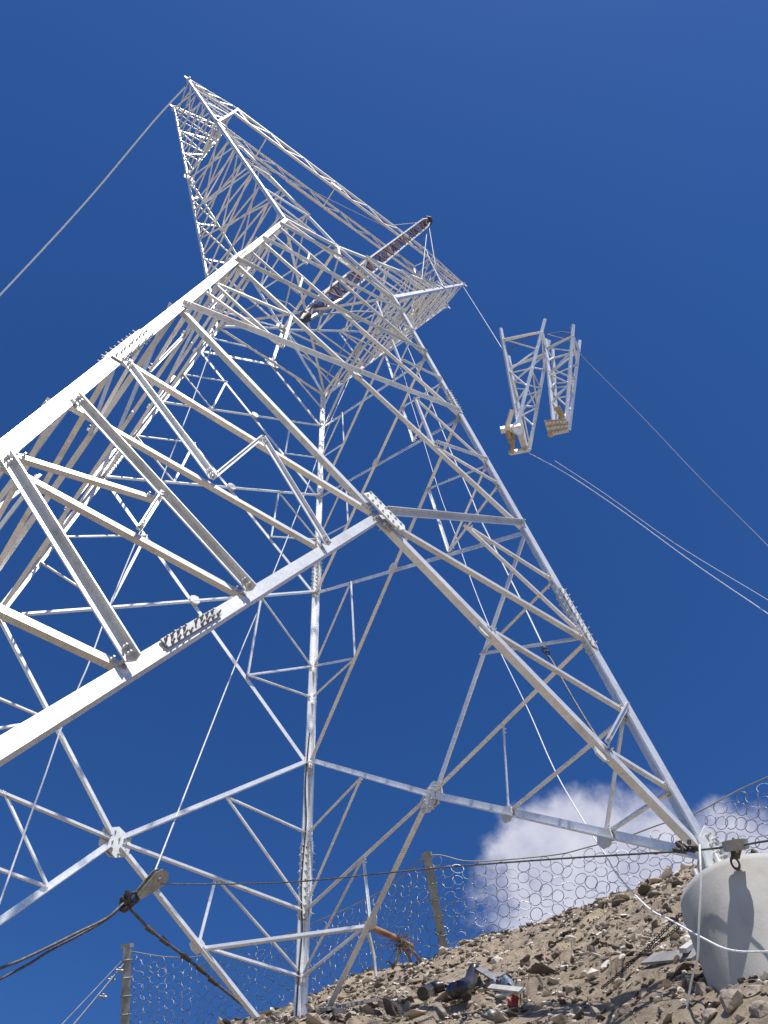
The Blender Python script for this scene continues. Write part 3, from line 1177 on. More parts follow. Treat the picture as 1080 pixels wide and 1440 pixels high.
# inside ropes
rope('hand_line', S3([(545, 510, 15.2), (564, 519, 14.2), (579, 568, 12.2), (598, 628, 10.6), (620, 699, 9.3), (640, 751, 8.5), (664, 820, 7.6), (688, 881, 6.9), (706, 922, 6.45),
                      (744, 1001, 5.9), (780, 1083, 5.3), (824, 1160, 4.85), (851, 1201, 4.6), (868, 1230, 4.45), (911, 1276, 4.1),
                      (945, 1295, 3.85), (988, 1319, 3.62), (1027, 1336, 3.50), (1085, 1338, 3.42), (1200, 1330, 3.3)]),
     0.0040, ROPE, 'pale slack rope trailing down and across the front of the concrete pier', 'rope')
rope('hand_line', S3([(560, 455, 15.0), (574, 490, 14.0), (603, 558, 12.0), (632, 630, 10.4), (661, 695, 9.2), (674, 727, 8.7), (703, 785, 7.9), (727, 833, 7.3), (743, 865, 6.95), (762, 905, 6.55)]),
     0.0068, ROPE, 'pale rope hanging inside the right face down to a small hook', 'rope')
rope('hand_line', S3([(770, 922, 6.45), (776, 929, 6.4), (796, 965, 6.1), (814, 996, 5.9), (830, 1022, 5.7), (843, 1042, 5.5)]),
     0.0075, CABLE, 'short line from the small hook down to the lower gusset of the front diagonal', 'rope')
mb = MB()
hk = sight(766, 914, 6.5)
mb.ring(hk, nrm(hk - CAMC), 0.02, 0.007, 12, 5)
mb.rod(hk + V((0, 0, .02)), hk + V((-.01, 0, .075)), 0.011, 0.008)
mb.ring(hk + V((.010, -.01, -.034)), nrm(hk - CAMC + V((.5, 0, 0))), 0.015, 0.006, 12, 5)
mb.rod(hk + V((.0, 0, -.04)), hk + V((.03, -.0, -.09)), 0.010, 0.007)
tag(mb.build('rope_hook', DARKMET, None, origin=tuple(hk)), 'small dark hook joining two ropes inside the right face', 'hook')

PUL = sight(213, 1243, 6.15)      # block held between two slings behind the pylon's back face diagonal
rope('hoist_rope', [PUL + V((0.0, 0.0, 0.08))] + S3([(333, 930, 7.9), (374, 832, 8.6), (432, 685, 10.6), (462, 600, 12.3), (492, 531, 14.2)]),
     0.0062, ROPE, 'pale straight rope running up from the left pulley block into the pylon', 'rope', 4)
rope('tag_line', S3([(300, 480, 12.0), (272, 560, 10.4), (248, 622, 9.4), (205, 728, 8.3), (157, 845, 7.4), (128, 925, 6.9), (111, 965, 6.7), (88, 1019, 6.5), (62, 1094, 6.2), (34, 1172, 5.9), (10, 1240, 5.7), (-40, 1380, 5.4)]),
     0.0062, ROPE, 'pale slack rope dropping through the left side of the pylon to the lower left corner', 'rope')
rope('earth_cable', [leg('F', z) + V((-0.055 + 0.012 * math.sin(z * 7), -0.03, 0)) for z in (-6.9, -7.2, -7.5, -7.8, -8.1, -8.4, -8.7, -9.0, -9.3)],
     0.006, BLACKRUB, 'thin black cable hugging the inside of the far leg', 'cable', 4)

# ------------------------------------------------------------------ concrete piers
PR = 0.268


def pier(c, ztop, zbot, label, r=PR, off=(0, 0)):
    b = leg(c, ztop)
    cx, cy = b[0] + off[0], b[1] + off[1]
    prof = [(r - 0.03, ztop - 0.034), (r - 0.006, ztop - 0.046), (r, ztop - 0.075), (r + 0.004, (ztop + zbot) / 2), (r + 0.006, zbot)]
    k = 64
    mb = MB()
    vs, fs = [], []
    for pr_, z in prof:
        for i in range(k):
            a = 2 * PI * i / k
            vs.append((cx + pr_ * math.cos(a), cy + pr_ * math.sin(a), z))
    for j in range(len(prof) - 1):
        for i in range(k):
            fs.append((j * k + i, j * k + (i + 1) % k, (j + 1) * k + (i + 1) % k, (j + 1) * k + i))
    mb.add(vs, fs, True)
    mb.add(vs[:k], [tuple(range(k))])
    return tag(mb.build('concrete_pier', CONC, None, origin=(cx, cy, zbot)), label, 'pier', 'concrete piers under the pylon legs')


PC = leg('R', -10.1)
pier('R', -10.195, -11.2, 'round pale concrete pier under the right leg, shadow of a block on its face', off=(0.05, 0.0))
pier('L', -12.3, -13.6, 'round concrete pier under the near left leg, below the picture edge')
pier('F', -9.62, -10.2, 'round concrete pier sunk among rocks under the far leg', r=0.25)
pier('B', -11.2, -12.3, 'round concrete pier under the back left leg, below the picture edge')

# ------------------------------------------------------------------ pulley blocks, slings, main cable
def snatch_block(root, c, ax, up, ln, wf=0.9, shackle=True, gap=0.10):
    """cheek plates, sheave, pin, eye; ax = long axis from eye to sheave, up = plate normal"""
    ax, up = nrm(ax), nrm(up)
    up = nrm(up - ax * np.dot(ax, up))
    sd = np.cross(ax, up)
    for s in (-1, 1):
        mb = MB()
        pr = [(-0.5, -0.09), (-0.5, 0.09), (-0.05, 0.20), (0.22, 0.25), (0.42, 0.19), (0.5, 0.06), (0.5, -0.06), (0.42, -0.19), (0.22, -0.25), (-0.05, -0.20)]
        pr = [(x * ln, y * ln * wf) for x, y in pr]
        a = c + up * s * gap * ln
        mb.prism(pr, a - up * 0.018 * ln, a + up * 0.018 * ln, ax, sd)
        mb.rod(c + ax * 0.2 * ln + up * s * (gap + .01) * ln, c + ax * .2 * ln + up * s * (gap + .09) * ln, 0.055 * ln, 0.045 * ln, 8)
        mb.build('cheek_plate', BLOCKM, root)
    mb = MB()
    mb.rod(c + ax * 0.2 * ln - up * 0.065 * ln, c + ax * .2 * ln + up * 0.065 * ln, 0.2 * ln, 0.2 * ln, 20)
    mb.build('sheave', DARKMET, root)
    if not shackle:
        mb = MB()
        mb.bar(c - ax * 0.30 * ln - up * gap * ln, c - ax * 0.30 * ln + up * gap * ln, 0.5 * ln, 0.35 * ln, up=ax)
        mb.rod(c + ax * 0.1 * ln - up * gap * ln, c + ax * 0.1 * ln + up * gap * ln, 0.42 * ln, 0.42 * ln, 16)
        mb.build('block_body', BLOCKM, root)
        return
    mb = MB()
    mb.rod(c - ax * 0.42 * ln, c - ax * 0.66 * ln, 0.05 * ln, 0.04 * ln, 8)
    mb.ring(c - ax * 0.76 * ln, up, 0.10 * ln, 0.035 * ln, 14, 6)
    mb.ring(c - ax * 0.93 * ln, sd, 0.10 * ln, 0.035 * ln, 14, 6)
    mb.bar(c - ax * 0.76 * ln - up * 0.16 * ln, c - ax * 0.76 * ln + up * 0.16 * ln, 0.06 * ln)
    mb.build('shackle', DARKMET, root)


SH = sight(182, 1270, 6.10)      # where the slings meet
ax = nrm(PUL - SH)
BLK = thing('pulley_block', PUL, 'grey snatch block pulled tight between two slings beside the back diagonal', 'pulley')
vw = nrm(PUL - CAMC)
snatch_block(BLK, PUL + ax * 0.0, ax, vw + V((0, 0, 1.1)), 0.24, gap=0.12)

BG = thing('cable_block', sight(1034, 1186, 3.68), 'dark pulley block seen end on at the top of the concrete pier', 'pulley')
cbc = sight(1034, 1189, 3.685)
# end-on block: its long axis points out over the slope
toward = nrm((-0.74, -0.40, -0.50))
snatch_block(BG, cbc, toward, V((0.1, -0.1, 1)), 0.115, wf=1.4, shackle=False, gap=0.15)
mb = MB()
rc = sight(1034, 1214, 3.70)
vv = nrm(rc - CAMC)
mb.ring(rc, vv, 0.022, 0.0065, 16, 6, sx=0.62)
mb.rod(sight(1035, 1193, 3.70), sight(1034, 1207, 3.70), 0.022, 0.016, 8)
mb.build('ring', DARKMET, BG)

cab = [PUL + ax * 0.05 + V((0.02, 0, -.03))] + S3([(330, 1243, 6.0), (430, 1239, 5.6), (600, 1222, 4.95), (780, 1208, 4.35), (960, 1197, 3.82), (1020, 1191, 3.68), (1046, 1188, 3.64), (1090, 1181, 3.55), (1250, 1160, 3.2)])
rope('winch_cable', cab, 0.0043, CABLE, 'long dark cable stretched nearly level from the left pulley to the pier block', 'cable', 5)

# double wire sling towards the lower left
for k_, (lab, dy, rr) in enumerate((('upper strand of the twisted wire sling running to the lower left edge', 0, 0.009), ('lower darker strand of the twisted wire sling at the lower left edge', 1, 0.008))):
    L = [(176, 1268, 6.1), (150, 1291, 6.0), (110, 1311, 5.9), (72, 1330, 5.8), (30, 1350, 5.65), (0, 1362, 5.55), (-60, 1390, 5.4)] if not dy else \
        [(172, 1274, 6.1), (150, 1293, 6.02), (110, 1316, 5.92), (72, 1336, 5.82), (40, 1356, 5.7), (0, 1377, 5.6), (-60, 1408, 5.45)]
    rope('wire_sling', S3(L), rr, CABLE, lab, 'sling', 4)
mb = MB()
c0_ = sight(176, 1270, 6.1)
mb.ring(c0_, nrm(vw + V((.4, 0, 0))), 0.045, 0.014, 14, 6, sx=.7)
mb.ring(sight(188, 1263, 6.1), nrm(vw + V((-.6, 0, 0.2))), 0.036, 0.012, 14, 6)
mb.rod(sight(170, 1262, 6.1), sight(186, 1276, 6.1), 0.016, 0.016, 8)
mb.rod(sight(178, 1252, 6.1), sight(181, 1264, 6.1), 0.014, 0.020, 8)
tag(mb.build('shackle', DARKMET, None, origin=tuple(c0_)), 'dark shackle linking the pulley block to its slings', 'shackle')
ropepts = [sight(182, 1277, 6.12), sight(212, 1308, 6.25), sight(262, 1347, 6.4), sight(310, 1388, 6.5), sight(350, 1420, 6.55), leg('F', -9.5) + V((-.08, -.06, 0))]
rope('wire_sling', ropepts, 0.010, CABLE, 'dark knotted sling slanting from the left pulley down to the far leg foot', 'sling', 5)
for k_, (px, py) in enumerate(((212, 1308), (232, 1324), (262, 1347), (283, 1364), (300, 1380))):
    a = sight(px - 6, py - 5, 6.36)
    b = sight(px + 6, py + 5, 6.36)
    mb = MB()
    mb.rod(a, b, 0.02, 0.013, 6)
    tag(mb.build('cable_clamp', DARKMET, None, origin=tuple(a)), 'dark cable clip gripping the knotted sling below the left pulley', 'clamp', 'cable clips on the sling')

# ------------------------------------------------------------------ hoisted arm sections hanging off to the right
LD = 15.0
LF = 13.1      # the sections hang upright, so their feet are nearer


def hung(label, chords, plates, name='arm_section', end=None):
    base = chords[0][1]
    root = thing(name, sight(*base), label, 'tower section', 'arm sections hoisted on a rope')
    C3 = [(sight(*a), sight(*b)) for a, b in chords]
    for a, b in C3:
        mb = MB()
        mb.angle(a, b, (-0.25, -1, 0.1), 0.052, t=0.012, off=0, up=(1, 0, 0))
        mb.build('chord', STEEL, root)
    prs = [(0, 1), (1, 2), (2, 3), (3, 0)]
    for i, j in prs:
        for q in range(5):
            t0, t1 = 0.12 + q * 0.17, 0.12 + (q + 1) * 0.17
            A, B_ = (C3[i], C3[j]) if q % 2 == 0 else (C3[j], C3[i])
            a = A[0] + (A[1] - A[0]) * t0
            b = B_[0] + (B_[1] - B_[0]) * t1
            mb = MB()
            mb.angle(a, b, (-0.25, -1, 0.1), 0.030, t=0.009)
            mb.build('lacing_bar', STEEL, root)
            if q in (0, 2, 3):
                mb = MB()
                mb.angle(B_[0] + (B_[1] - B_[0]) * t0, A[0] + (A[1] - A[0]) * (t0 + 0.02), (-0.25, -1, 0.1), 0.026, t=0.008, off=-0.01)
                mb.build('lacing_bar', STEEL, root)
        if i != 3:
            a = C3[i][0] + (C3[i][1] - C3[i][0]) * 0.12
            b = C3[j][0] + (C3[j][1] - C3[j][0]) * 0.12
            mb = MB()
            mb.angle(a, b, (-0.25, -1, 0.1), 0.05, t=0.01)
            mb.build('lacing_bar', STEEL, root)
    return root, C3


hr, C3 = hung('left lattice arm section dangling in the air, wider, with an ochre hanger at its foot',
              [((705, 461, LD), (730, 598, LF + .1)), ((767, 448, LD - .1), (726, 604, LF)), ((773, 478, LD + .5), (745, 632, LF + .5)), ((716, 500, LD + .6), (742, 634, LF + .5))], None)
mb = MB()
mb.bar(sight(704, 605, LF), sight(732, 600, LF), 0.09)
mb.bar(sight(720, 576, LF), sight(712, 604, LF), 0.07)
mb.bar(sight(728, 600, LF), sight(738, 632, LF + .3), 0.09)
mb.plate(sight(728, 603, LF - .02), nrm(vw), 0.12, 0.04, 7)
mb.bar(sight(717, 637, LF), sight(744, 632, LF + .3), 0.06)
mb.build('foot_frame', STEEL, hr)
mb = MB()
mb.plate(sight(719, 619, LF - .05), nrm(vw + V((.5, .2, 0))), 0.065, 0.03, 6, jit=.3)
mb.rod(sight(714, 606, LF), sight(722, 630, LF), 0.05, 0.03, 8)
mb.rod(sight(722, 610, LF), sight(719, 638, LF), 0.03, 0.04, 8)
mb.plate(sight(738, 630, LF), nrm(vw), 0.045, 0.03, 6, jit=.3)
mb.build('hanger', OCHRE, hr)
hr2, C32 = hung('right lattice arm section dangling in the air, narrower, with a perforated end plate',
                [((768, 476, LD + .2), (779, 590, LF + .2)), ((807, 456, LD), (797, 592, LF + .1)), ((816, 478, LD + .5), (801, 604, LF + .5)), ((778, 490, LD + .6), (784, 600, LF + .6))], None)
mb = MB()
pa_ = [sight(765, 591, LF), sight(796, 589, LF), sight(800, 608, LF + .3), sight(772, 614, LF + .2)]
pb_ = [p_ + nrm(p_ - CAMC) * 0.12 for p_ in pa_]
mb.add(pa_ + pb_, [(0, 1, 2, 3), (7, 6, 5, 4), (0, 4, 5, 1), (1, 5, 6, 2), (2, 6, 7, 3), (3, 7, 4, 0)])
for i in range(6):
    for j in range(3):
        u, v_ = (i + .5) / 6, (j + .5) / 3
        c_ = (pa_[0] * (1 - u) + pa_[1] * u) * (1 - v_) + (pa_[3] * (1 - u) + pa_[2] * u) * v_
        mb.rod(c_, c_ - nrm(c_ - CAMC) * 0.05, 0.022, 0.022, 6)
mb.build('end_plate', PLATE, hr2)
mb = MB()
mb.plate(sight(774, 611, LF), nrm(vw), 0.05, 0.03, 6, jit=.3)
mb.rod(sight(783, 572, LF), sight(792, 588, LF), 0.05, 0.04, 8)
mb.build('hanger', OCHRE, hr2)

for k_, (a_, b_, lab_) in enumerate((((709, 497), (767, 462), 'thin wire sling from the hoist rope across the top of the left arm section'),
                                    ((770, 470), (808, 470), 'thin wire sling across the top of the right arm section'))):
    rope('lifting_sling', [sight(*a_, LD + .05), sight((a_[0] + b_[0]) / 2, (a_[1] + b_[1]) / 2 - 3, LD), sight(*b_, LD - .05)], 0.010, CABLE, lab_, 'sling', 4, 5)
rope('hoist_line', [TRN + V((0.03, 0.05, -0.05)), sight(676, 442, 20), sight(704, 487, LD + .1), sight(709, 497, LD + .1)], 0.008, THINWIRE, 'thin rope from the right arm tip to the hoisted arm sections', 'rope', 2, 5)
rope('hoist_line', S3([(770, 470, LD - .1), (808, 482, LD), (818, 500, LD), (900, 583, 14.2), (990, 678, 13.3), (1090, 778, 12.5), (1250, 950, 11)]), 0.006, THINWIRE, 'thin purple rope from the right arm section out to the right edge, upper one', 'rope', 4, 5)
rope('hoist_line', S3([(744, 637, LF + .3), (800, 668, 13.0), (880, 722, 12.5), (980, 795, 11.8), (1090, 870, 11), (1250, 985, 9.5)]), 0.0065, ROPE, 'thin pale rope from the left arm section foot to the right edge', 'rope', 4, 5)
rope('hoist_line', S3([(780, 648, LD + 1), (850, 694, 14.2), (950, 765, 12.8), (1090, 850, 11), (1250, 950, 9.5)]), 0.005, THINWIRE, 'fainter thin rope running close above the pale lower rope at the right', 'rope', 4, 5)

# ------------------------------------------------------------------ rope beside the pier
rope('hand_line', S3([(984, 1188, 3.62), (985, 1215, 3.55), (986, 1245, 3.52), (983, 1300, 3.50), (981, 1345, 3.5), (974, 1372, 3.55), (970, 1392, 3.62), (966, 1420, 3.65), (960, 1450, 3.6)]),
     0.0044, ROPE, 'pale rope hanging straight down in front of the left side of the pier', 'rope', 6)
mb = MB()
for i in range(14):
    a = sight(950 + random.uniform(-4, 22), 1186 + random.uniform(-5, 11), 3.72)
    b = sight(968 + random.uniform(-14, 14), 1194 + random.uniform(-4, 6), 3.70)
    mb.rod(a, b, 0.009, 0.007, 5)
tag(mb.build('rope_lashing', DARKMET, None, origin=tuple(a)), 'dark lashing wound round the foot of the front diagonal', 'lashing')


# chains from the pier to the ground
def chain(a, b, n, sag, label):
    mb = MB()
    pts_ = []
    for i in range(n + 1):
        t = i / n
        p_ = V(a) * (1 - t) + V(b) * t
        p_[2] -= sag * 4 * t * (1 - t)
        pts_.append(p_)
    L_ = np.linalg.norm(V(b) - V(a)) / n
    for i in range(n):
        c = (pts_[i] + pts_[i + 1]) / 2
        d = nrm(pts_[i + 1] - pts_[i])
        n1 = nrm(np.cross(d, (0.3, 0.5, 1)))
        n2 = np.cross(d, n1)
        nn1 = n1 if i % 2 else n2
        u = nrm(np.cross(nn1, d))
        mb.ring(c, nn1, L_ * 0.5, L_ * 0.15, 10, 5, sx=0.62, ax=np.cross(nn1, u))
    return tag(mb.build('chain', DARKMET, None, origin=tuple(b)), label, 'chain')


chain(sight(958, 1284, 4.02), sight(846, 1390, 4.5), 34, 0.01, 'rusty dark chain from the pier down across the rocks, upper of the two')
chain(sight(958, 1300, 3.98), sight(880, 1356, 4.3), 24, 0.008, 'shorter dark chain lying just under the other chain by the pier')

# ------------------------------------------------------------------ ring net fence along the ridge
FENCE = thing('ring_net_fence', sight(628, 1360, 9.9), 'wire ring net rockfall fence strung on posts along the ridge', 'fence')
TOPL = [(184, 1339, 13.0), (238, 1347, 12.7), (290, 1344, 12.4), (393, 1318, 11.6), (438, 1300, 11.2), (467, 1288, 10.9), (508, 1269, 10.6), (549, 1247, 10.3), (602, 1205, 9.9),
        (655, 1212, 9.8), (700, 1211, 9.75), (782, 1203, 9.7), (825, 1193, 9.65), (883, 1177, 9.6), (930, 1160, 9.55), (976, 1146, 9.5), (1034, 1115, 9.45), (1080, 1094, 9.4), (1160, 1060, 9.4), (1260, 1020, 9.4)]
BOTL = [(184, 1540, 12.9), (238, 1520, 12.6), (290, 1500, 12.3), (393, 1465, 11.4), (438, 1440, 11.0), (467, 1425, 10.7), (508, 1402, 10.4), (549, 1388, 10.1), (614, 1372, 9.8),
        (660, 1362, 9.7), (705, 1352, 9.65), (785, 1328, 9.6), (830, 1312, 9.5), (885, 1292, 9.45), (930, 1282, 9.4), (976, 1275, 9.4), (1034, 1262, 9.35), (1080, 1252, 9.3), (1160, 1235, 9.3), (1260, 1210, 9.3)]
top = np.array(S3(TOPL))
bot = np.array(S3(BOTL))
tp = np.array(smooth_path(top, 10))
bt = np.array(smooth_path(bot, 10))
seg = np.r_[0, np.cumsum(np.linalg.norm(np.diff(tp, axis=0), axis=1))]


def net(s, t):
    a = np.array([np.interp(s, seg, tp[:, i]) for i in range(3)])
    b = np.array([np.interp(s, seg, bt[:, i]) for i in range(3)])
    h = np.linalg.norm(a - b)
    return a + (b - a) * min(1.0, t / h), h


mb = MB()
RR = 0.066
rs = random.Random(5)
s = 0.0
row = 0
cols = int(seg[-1] / (RR * 1.86))
for ci in range(cols):
    s = ci * RR * 1.86
    ri = 0
    while True:
        t = RR * 1.0 + ri * RR * 2.08 + (RR * 1.04 if ci % 2 else 0)
        c, h = net(s, t)
        if t > h:
            break
        c2, _ = net(min(s + 0.1, seg[-1]), t)
        c3, _ = net(max(s - 0.1, 0), t)
        tang = nrm(c2 - c3)
        nn = nrm(np.cross(tang, (0, 0, 1)))
        nn = nrm(nn + V((rs.uniform(-.32, .32), rs.uniform(-.32, .32), rs.uniform(-.32, .32))))
        c = c + V((rs.uniform(-.008, .008), rs.uniform(-.008, .008), rs.uniform(-.01, .01))) + nn * rs.uniform(-.03, .03)
        mb.ring(c, nn, RR * rs.uniform(0.93, 1.1), 0.0042, 14, 4, sx=rs.uniform(.9, 1.05))
        ri += 1
mb.build('ring_net', RING, FENCE)
mb = MB()
mb.tube(tp + np.array([0, 0, 0.01]), 0.0075, 5)
mb.build('top_cable', OLDSTEEL, FENCE)


def fence_post(a, b, r):
    mb = MB()
    a, b = V(a), V(b)
    d = nrm(b - a)
    e = nrm(np.cross(d, nrm(a - CAMC)))
    n = np.cross(e, d)
    # H section
    for off in (-1, 1):
        mb.prism([(-r, off * r - .006), (r, off * r - .006), (r, off * r + .006), (-r, off * r + .006)], a, b, e, n)
    mb.prism([(-.006, -r + .007), (.006, -r + .007), (.006, r - .007), (-.006, r - .007)], a, b, e, n)
    mb.bar(b, b + d * 0.05, r * 2.3)
    for i in range(6):
        t = 0.2 + 0.14 * i
        q_ = a + (b - a) * t
        mb.ring(q_, d, r * 1.3, 0.010, 10, 4)
    return mb.build('post', OLDSTEEL, FENCE)


fence_post(sight(631, 1372, 9.85), sight(601, 1205, 9.85), 0.045)
fence_post(sight(173, 1520, 12.9), sight(179, 1333, 12.9), 0.055)
for lab, pts_ in (('stay', [(177, 1352, 12.9), (140, 1397, 12.2), (96, 1450, 11.5)]), ('stay', [(176, 1346, 12.9), (133, 1392, 12.4), (80, 1448, 12)])):
    mb = MB()
    mb.tube(S3(pts_), 0.012 if pts_[0][1] > 1350 else 0.006, 5)
    if pts_[0][1] > 1350:
        for px, py in ((168, 1364), (157, 1377), (145, 1401)):
            mb.ring(sight(px, py, 12.6), vw, 0.025, 0.01, 8, 4)
            mb.rod(sight(px - 5, py, 12.6), sight(px + 5, py + 1, 12.6), 0.016, 0.016, 6)
    mb.build('stay', RING if pts_[0][1] > 1350 else OLDSTEEL, FENCE)

# ------------------------------------------------------------------ rubble, rocks and site litter
# nearest point of the ground along a line of sight
def ground_at(px, py, dmin=2.0, dmax=13.0, step=0.02):
    v = sight(px, py, 1.0) - CAMC
    d = np.arange(dmin, dmax, step)
    Q = CAMC + d[:, None] * v
    below = Q[:, 2] < tz(Q[:, :2])
    if not below.any():
        return None
    return Q[int(below.argmax())]


def rock_mesh(rnd, r, sub=1, flat=0.6, long_=1.7):
    bm = bmesh.new()
    bmesh.ops.create_icosphere(bm, subdivisions=sub, radius=1.0)
    ax = [rnd.uniform(0.7, long_), rnd.uniform(0.6, 1.2), rnd.uniform(0.25, 0.8) * flat / 0.6]
    cuts = []
    for _ in range(7 if sub < 2 else 13):
        cuts.append((nrm([rnd.gauss(0, 1) for _ in range(3)]), rnd.uniform(0.55, 0.92) if sub < 2 else rnd.uniform(0.38, 0.8)))
    vs = []
    for v in bm.verts:
        p = np.array(v.co)
        for n_, h in cuts:
            dd = np.dot(p, n_) - h
            if dd > 0:
                p = p - n_ * dd
        p = p * (1 + rnd.uniform(-0.06, 0.06) * (1 if sub < 2 else 0.5))
        vs.append(p * ax * r)
    fs = [tuple(v.index for v in f.verts) for f in bm.faces]
    bm.free()
    return np.array(vs), fs


def rrot(rnd, tilt=1.0):
    e = (rnd.uniform(-.6, .6) * tilt, rnd.uniform(-.6, .6) * tilt, rnd.uniform(0, 2 * PI))
    from mathutils import Euler
    return np.array(Euler(e).to_matrix())


rnd = random.Random(11)
lib = [rock_mesh(rnd, 1.0, 1) for _ in range(14)] + [rock_mesh(rnd, 1.35, 1, 0.24, 2.0) for _ in range(16)]
# candidates spread over the visible slope
xs = rnd
cand = []
N = 180000
rx = np.random.RandomState(2)
xy = np.c_[rx.uniform(-1.6, 7.2, N), rx.uniform(-3.6, 7.4, N)]
z = tz(xy)
Q = np.c_[xy, z]
qc = (Q - CAMC) @ CAMR.T
px = 540 + FPX * qc[:, 0] / qc[:, 2]
py = 720 + FPX * qc[:, 1] / qc[:, 2]
dist = np.linalg.norm(Q - CAMC, axis=1)
vis = (qc[:, 2] > 0.3) & (px > 300) & (px < 1220) & (py > 1180) & (py < 1560) & (dist < 11.5) & (dist > 2.2)
# keep clear of the pier
vis &= np.hypot(Q[:, 0] - PC[0] - .05, Q[:, 1] - PC[1]) > 0.27
idx = np.nonzero(vis)[0]
rx.shuffle(idx)
idx = idx[:32000]
mb = MB()
for i in idx:
    d = dist[i]
    patch = math.sin(Q[i, 0] * 2.1 + 1.3 * math.sin(Q[i, 1] * 1.7)) + math.sin(Q[i, 1] * 2.7 + Q[i, 0])
    if patch > 0.9 and rnd.random() < 0.7:
        continue
    r = 0.006 + 0.027 * rnd.random() ** 3.6 + (0.06 * rnd.random() ** 2 if rnd.random() < 0.05 else 0)
    r *= 0.47 + 0.054 * d
    v_, f_ = lib[rnd.randrange(len(lib))]
    v2 = (v_ * r) @ rrot(rnd).T + Q[i] + np.array([0, 0, r * 0.15])
    mb.add(v2, f_)
rb = mb.build('rubble', RUBBLE, None)
rb['kind'] = 'stuff'

rocks = [(1044, 1362, .085), (1012, 1362, .05), (1072, 1362, .06), (1064, 1398, .07), (1030, 1420, .085), (1074, 1428, .08), (990, 1395, .05), (1000, 1432, .07),
         (868, 1266, .10), (835, 1340, .075), (800, 1325, .06), (770, 1352, .06), (842, 1358, .05), (905, 1402, .05), (880, 1425, .065), (835, 1425, .06),
         (930, 1425, .05), (760, 1420, .055), (720, 1425, .05), (690, 1432, .05), (660, 1415, .05), (900, 1280, .06), (760, 1332, .05), (905, 1345, .045),
         (800, 1395, .055), (868, 1385, .05), (565, 1378, .09), (660, 1345, .09), (525, 1380, .07), (620, 1425, .05), (585, 1420, .045), (540, 1432, .05), (480, 1432, .05), (450, 1410, .06), (500, 1412, .06), (945, 1372, .045)]
k_ = 0
for (rpx, rpy, rr) in rocks:
    rr *= 0.66
    g = ground_at(rpx, rpy)
    if g is None:
        continue
    v_, f_ = rock_mesh(rnd, rr, 2, 1.0, 1.15)
    mb = MB()
    mb.add(v_ @ rrot(rnd, .8).T + g + V((0, 0, rr * 0.18)), f_)
    o = mb.build('rock', ROCKM, None, origin=tuple(g))
    if (rpx, rpy) == (868, 1266):
        tag(o, 'large blocky brown rock standing on the ridge left of the pier', 'rock')
    elif (rpx, rpy) == (1044, 1362):
        tag(o, 'round reddish dark rock leaning against the foot of the pier', 'rock')
    else:
        tag(o, 'jagged grey brown rock lying loose on the rubble slope', 'rock', 'loose rocks on the slope')


def put(px_, py_):
    return ground_at(px_, py_)


def litter_frame(g):
    """up the slope, across the slope, normal"""
    e = 0.05
    zx = (tz1(g[0] + e, g[1]) - tz1(g[0] - e, g[1])) / (2 * e)
    zy = (tz1(g[0], g[1] + e) - tz1(g[0], g[1] - e)) / (2 * e)
    n = nrm((-zx, -zy, 1))
    return n


# black corrugated pipe
def line_on(pxs, lift):
    out = []
    for a, b in pxs:
        g = put(a, b)
        out.append(g + litter_frame(g) * lift)
    return out


pp = smooth_path(line_on([(640, 1412), (655, 1406), (664, 1397), (670, 1385), (673, 1374)], 0.07), 9)
rad = [0.038 + 0.010 * (1 if (i // 2) % 2 else 0) for i in range(len(pp))]
mb = MB()
mb.tube(pp, 0.04, 12, rad)
tag(mb.build('corrugated_pipe', BLACKRUB, None, origin=tuple(pp[0])), 'short length of black corrugated pipe bent upright on the rubble', 'pipe')
pp = line_on([(594, 1405), (604, 1401), (616, 1396), (626, 1393)], 0.035)
mb = MB()
mb.tube(smooth_path(pp, 5), 0.05, 12, [0.035 + .02 * math.sin(PI * min(1, (i + 1) / 17)) for i in range(16)])
tag(mb.build('plastic_pipe', BLACKRUB, None, origin=tuple(pp[0])), 'glossy black pipe stub lying flat left of the corrugated pipe', 'pipe')
pp = line_on([(633, 1406), (640, 1402), (648, 1402), (655, 1407)], 0.03)
mb = MB()
mb.tube(smooth_path(pp, 5), 0.028, 10)
tag(mb.build('plastic_pipe', BLACKRUB, None, origin=tuple(pp[0])), 'small black hose scrap between the glossy stub and the corrugated pipe', 'pipe')


def board(a, b, w, t, mt, name, label, cat, lift=0.03):
    p_, q_ = line_on([a, b], lift)
    mb = MB()
    mb.bar(p_, q_, w, t, up=litter_frame((p_ + q_) / 2))
    return tag(mb.build(name, mt, None, origin=tuple(p_)), label, cat)


board((676, 1372), (697, 1391), 0.05, 0.015, GREYWOOD, 'wooden_board', 'brown splintered board leaning beside the black corrugated pipe', 'board', 0.06)
board((686, 1392), (712, 1378), 0.05, 0.012, GREYWOOD, 'wooden_board', 'grey flat board behind the blue plastic scrap', 'board', 0.05)
board((690, 1398), (742, 1400), 0.035, 0.014, WHITEPL, 'plank_offcut', 'pale offcut lying level beside the blue plastic scrap', 'board', 0.04)
board((700, 1408), (745, 1398), 0.02, 0.012, WHITEPL, 'plank_offcut', 'thin white slat just above the red cloth', 'board', 0.03)
board((455, 1428), (530, 1412), 0.05, 0.02, GREYWOOD, 'wooden_board', 'long grey plank lying beside the far leg foot', 'board', 0.03)
board((430, 1424), (478, 1430), 0.07, 0.05, GREYWOOD, 'wooden_board', 'short dark board wedged under the diagonal by the far leg', 'board', 0.02)
board((915, 1358), (985, 1352), 0.10, 0.012, GREYWOOD, 'metal_sheet', 'flat grey sheet lying on the rocks left of the pier', 'sheet', 0.03)
board((965, 1350), (980, 1338), 0.035, 0.02, WHITEPL, 'plank_offcut', 'short white angle offcut poking up against the pier', 'board', 0.04)
g = ground_at(852, 1361)
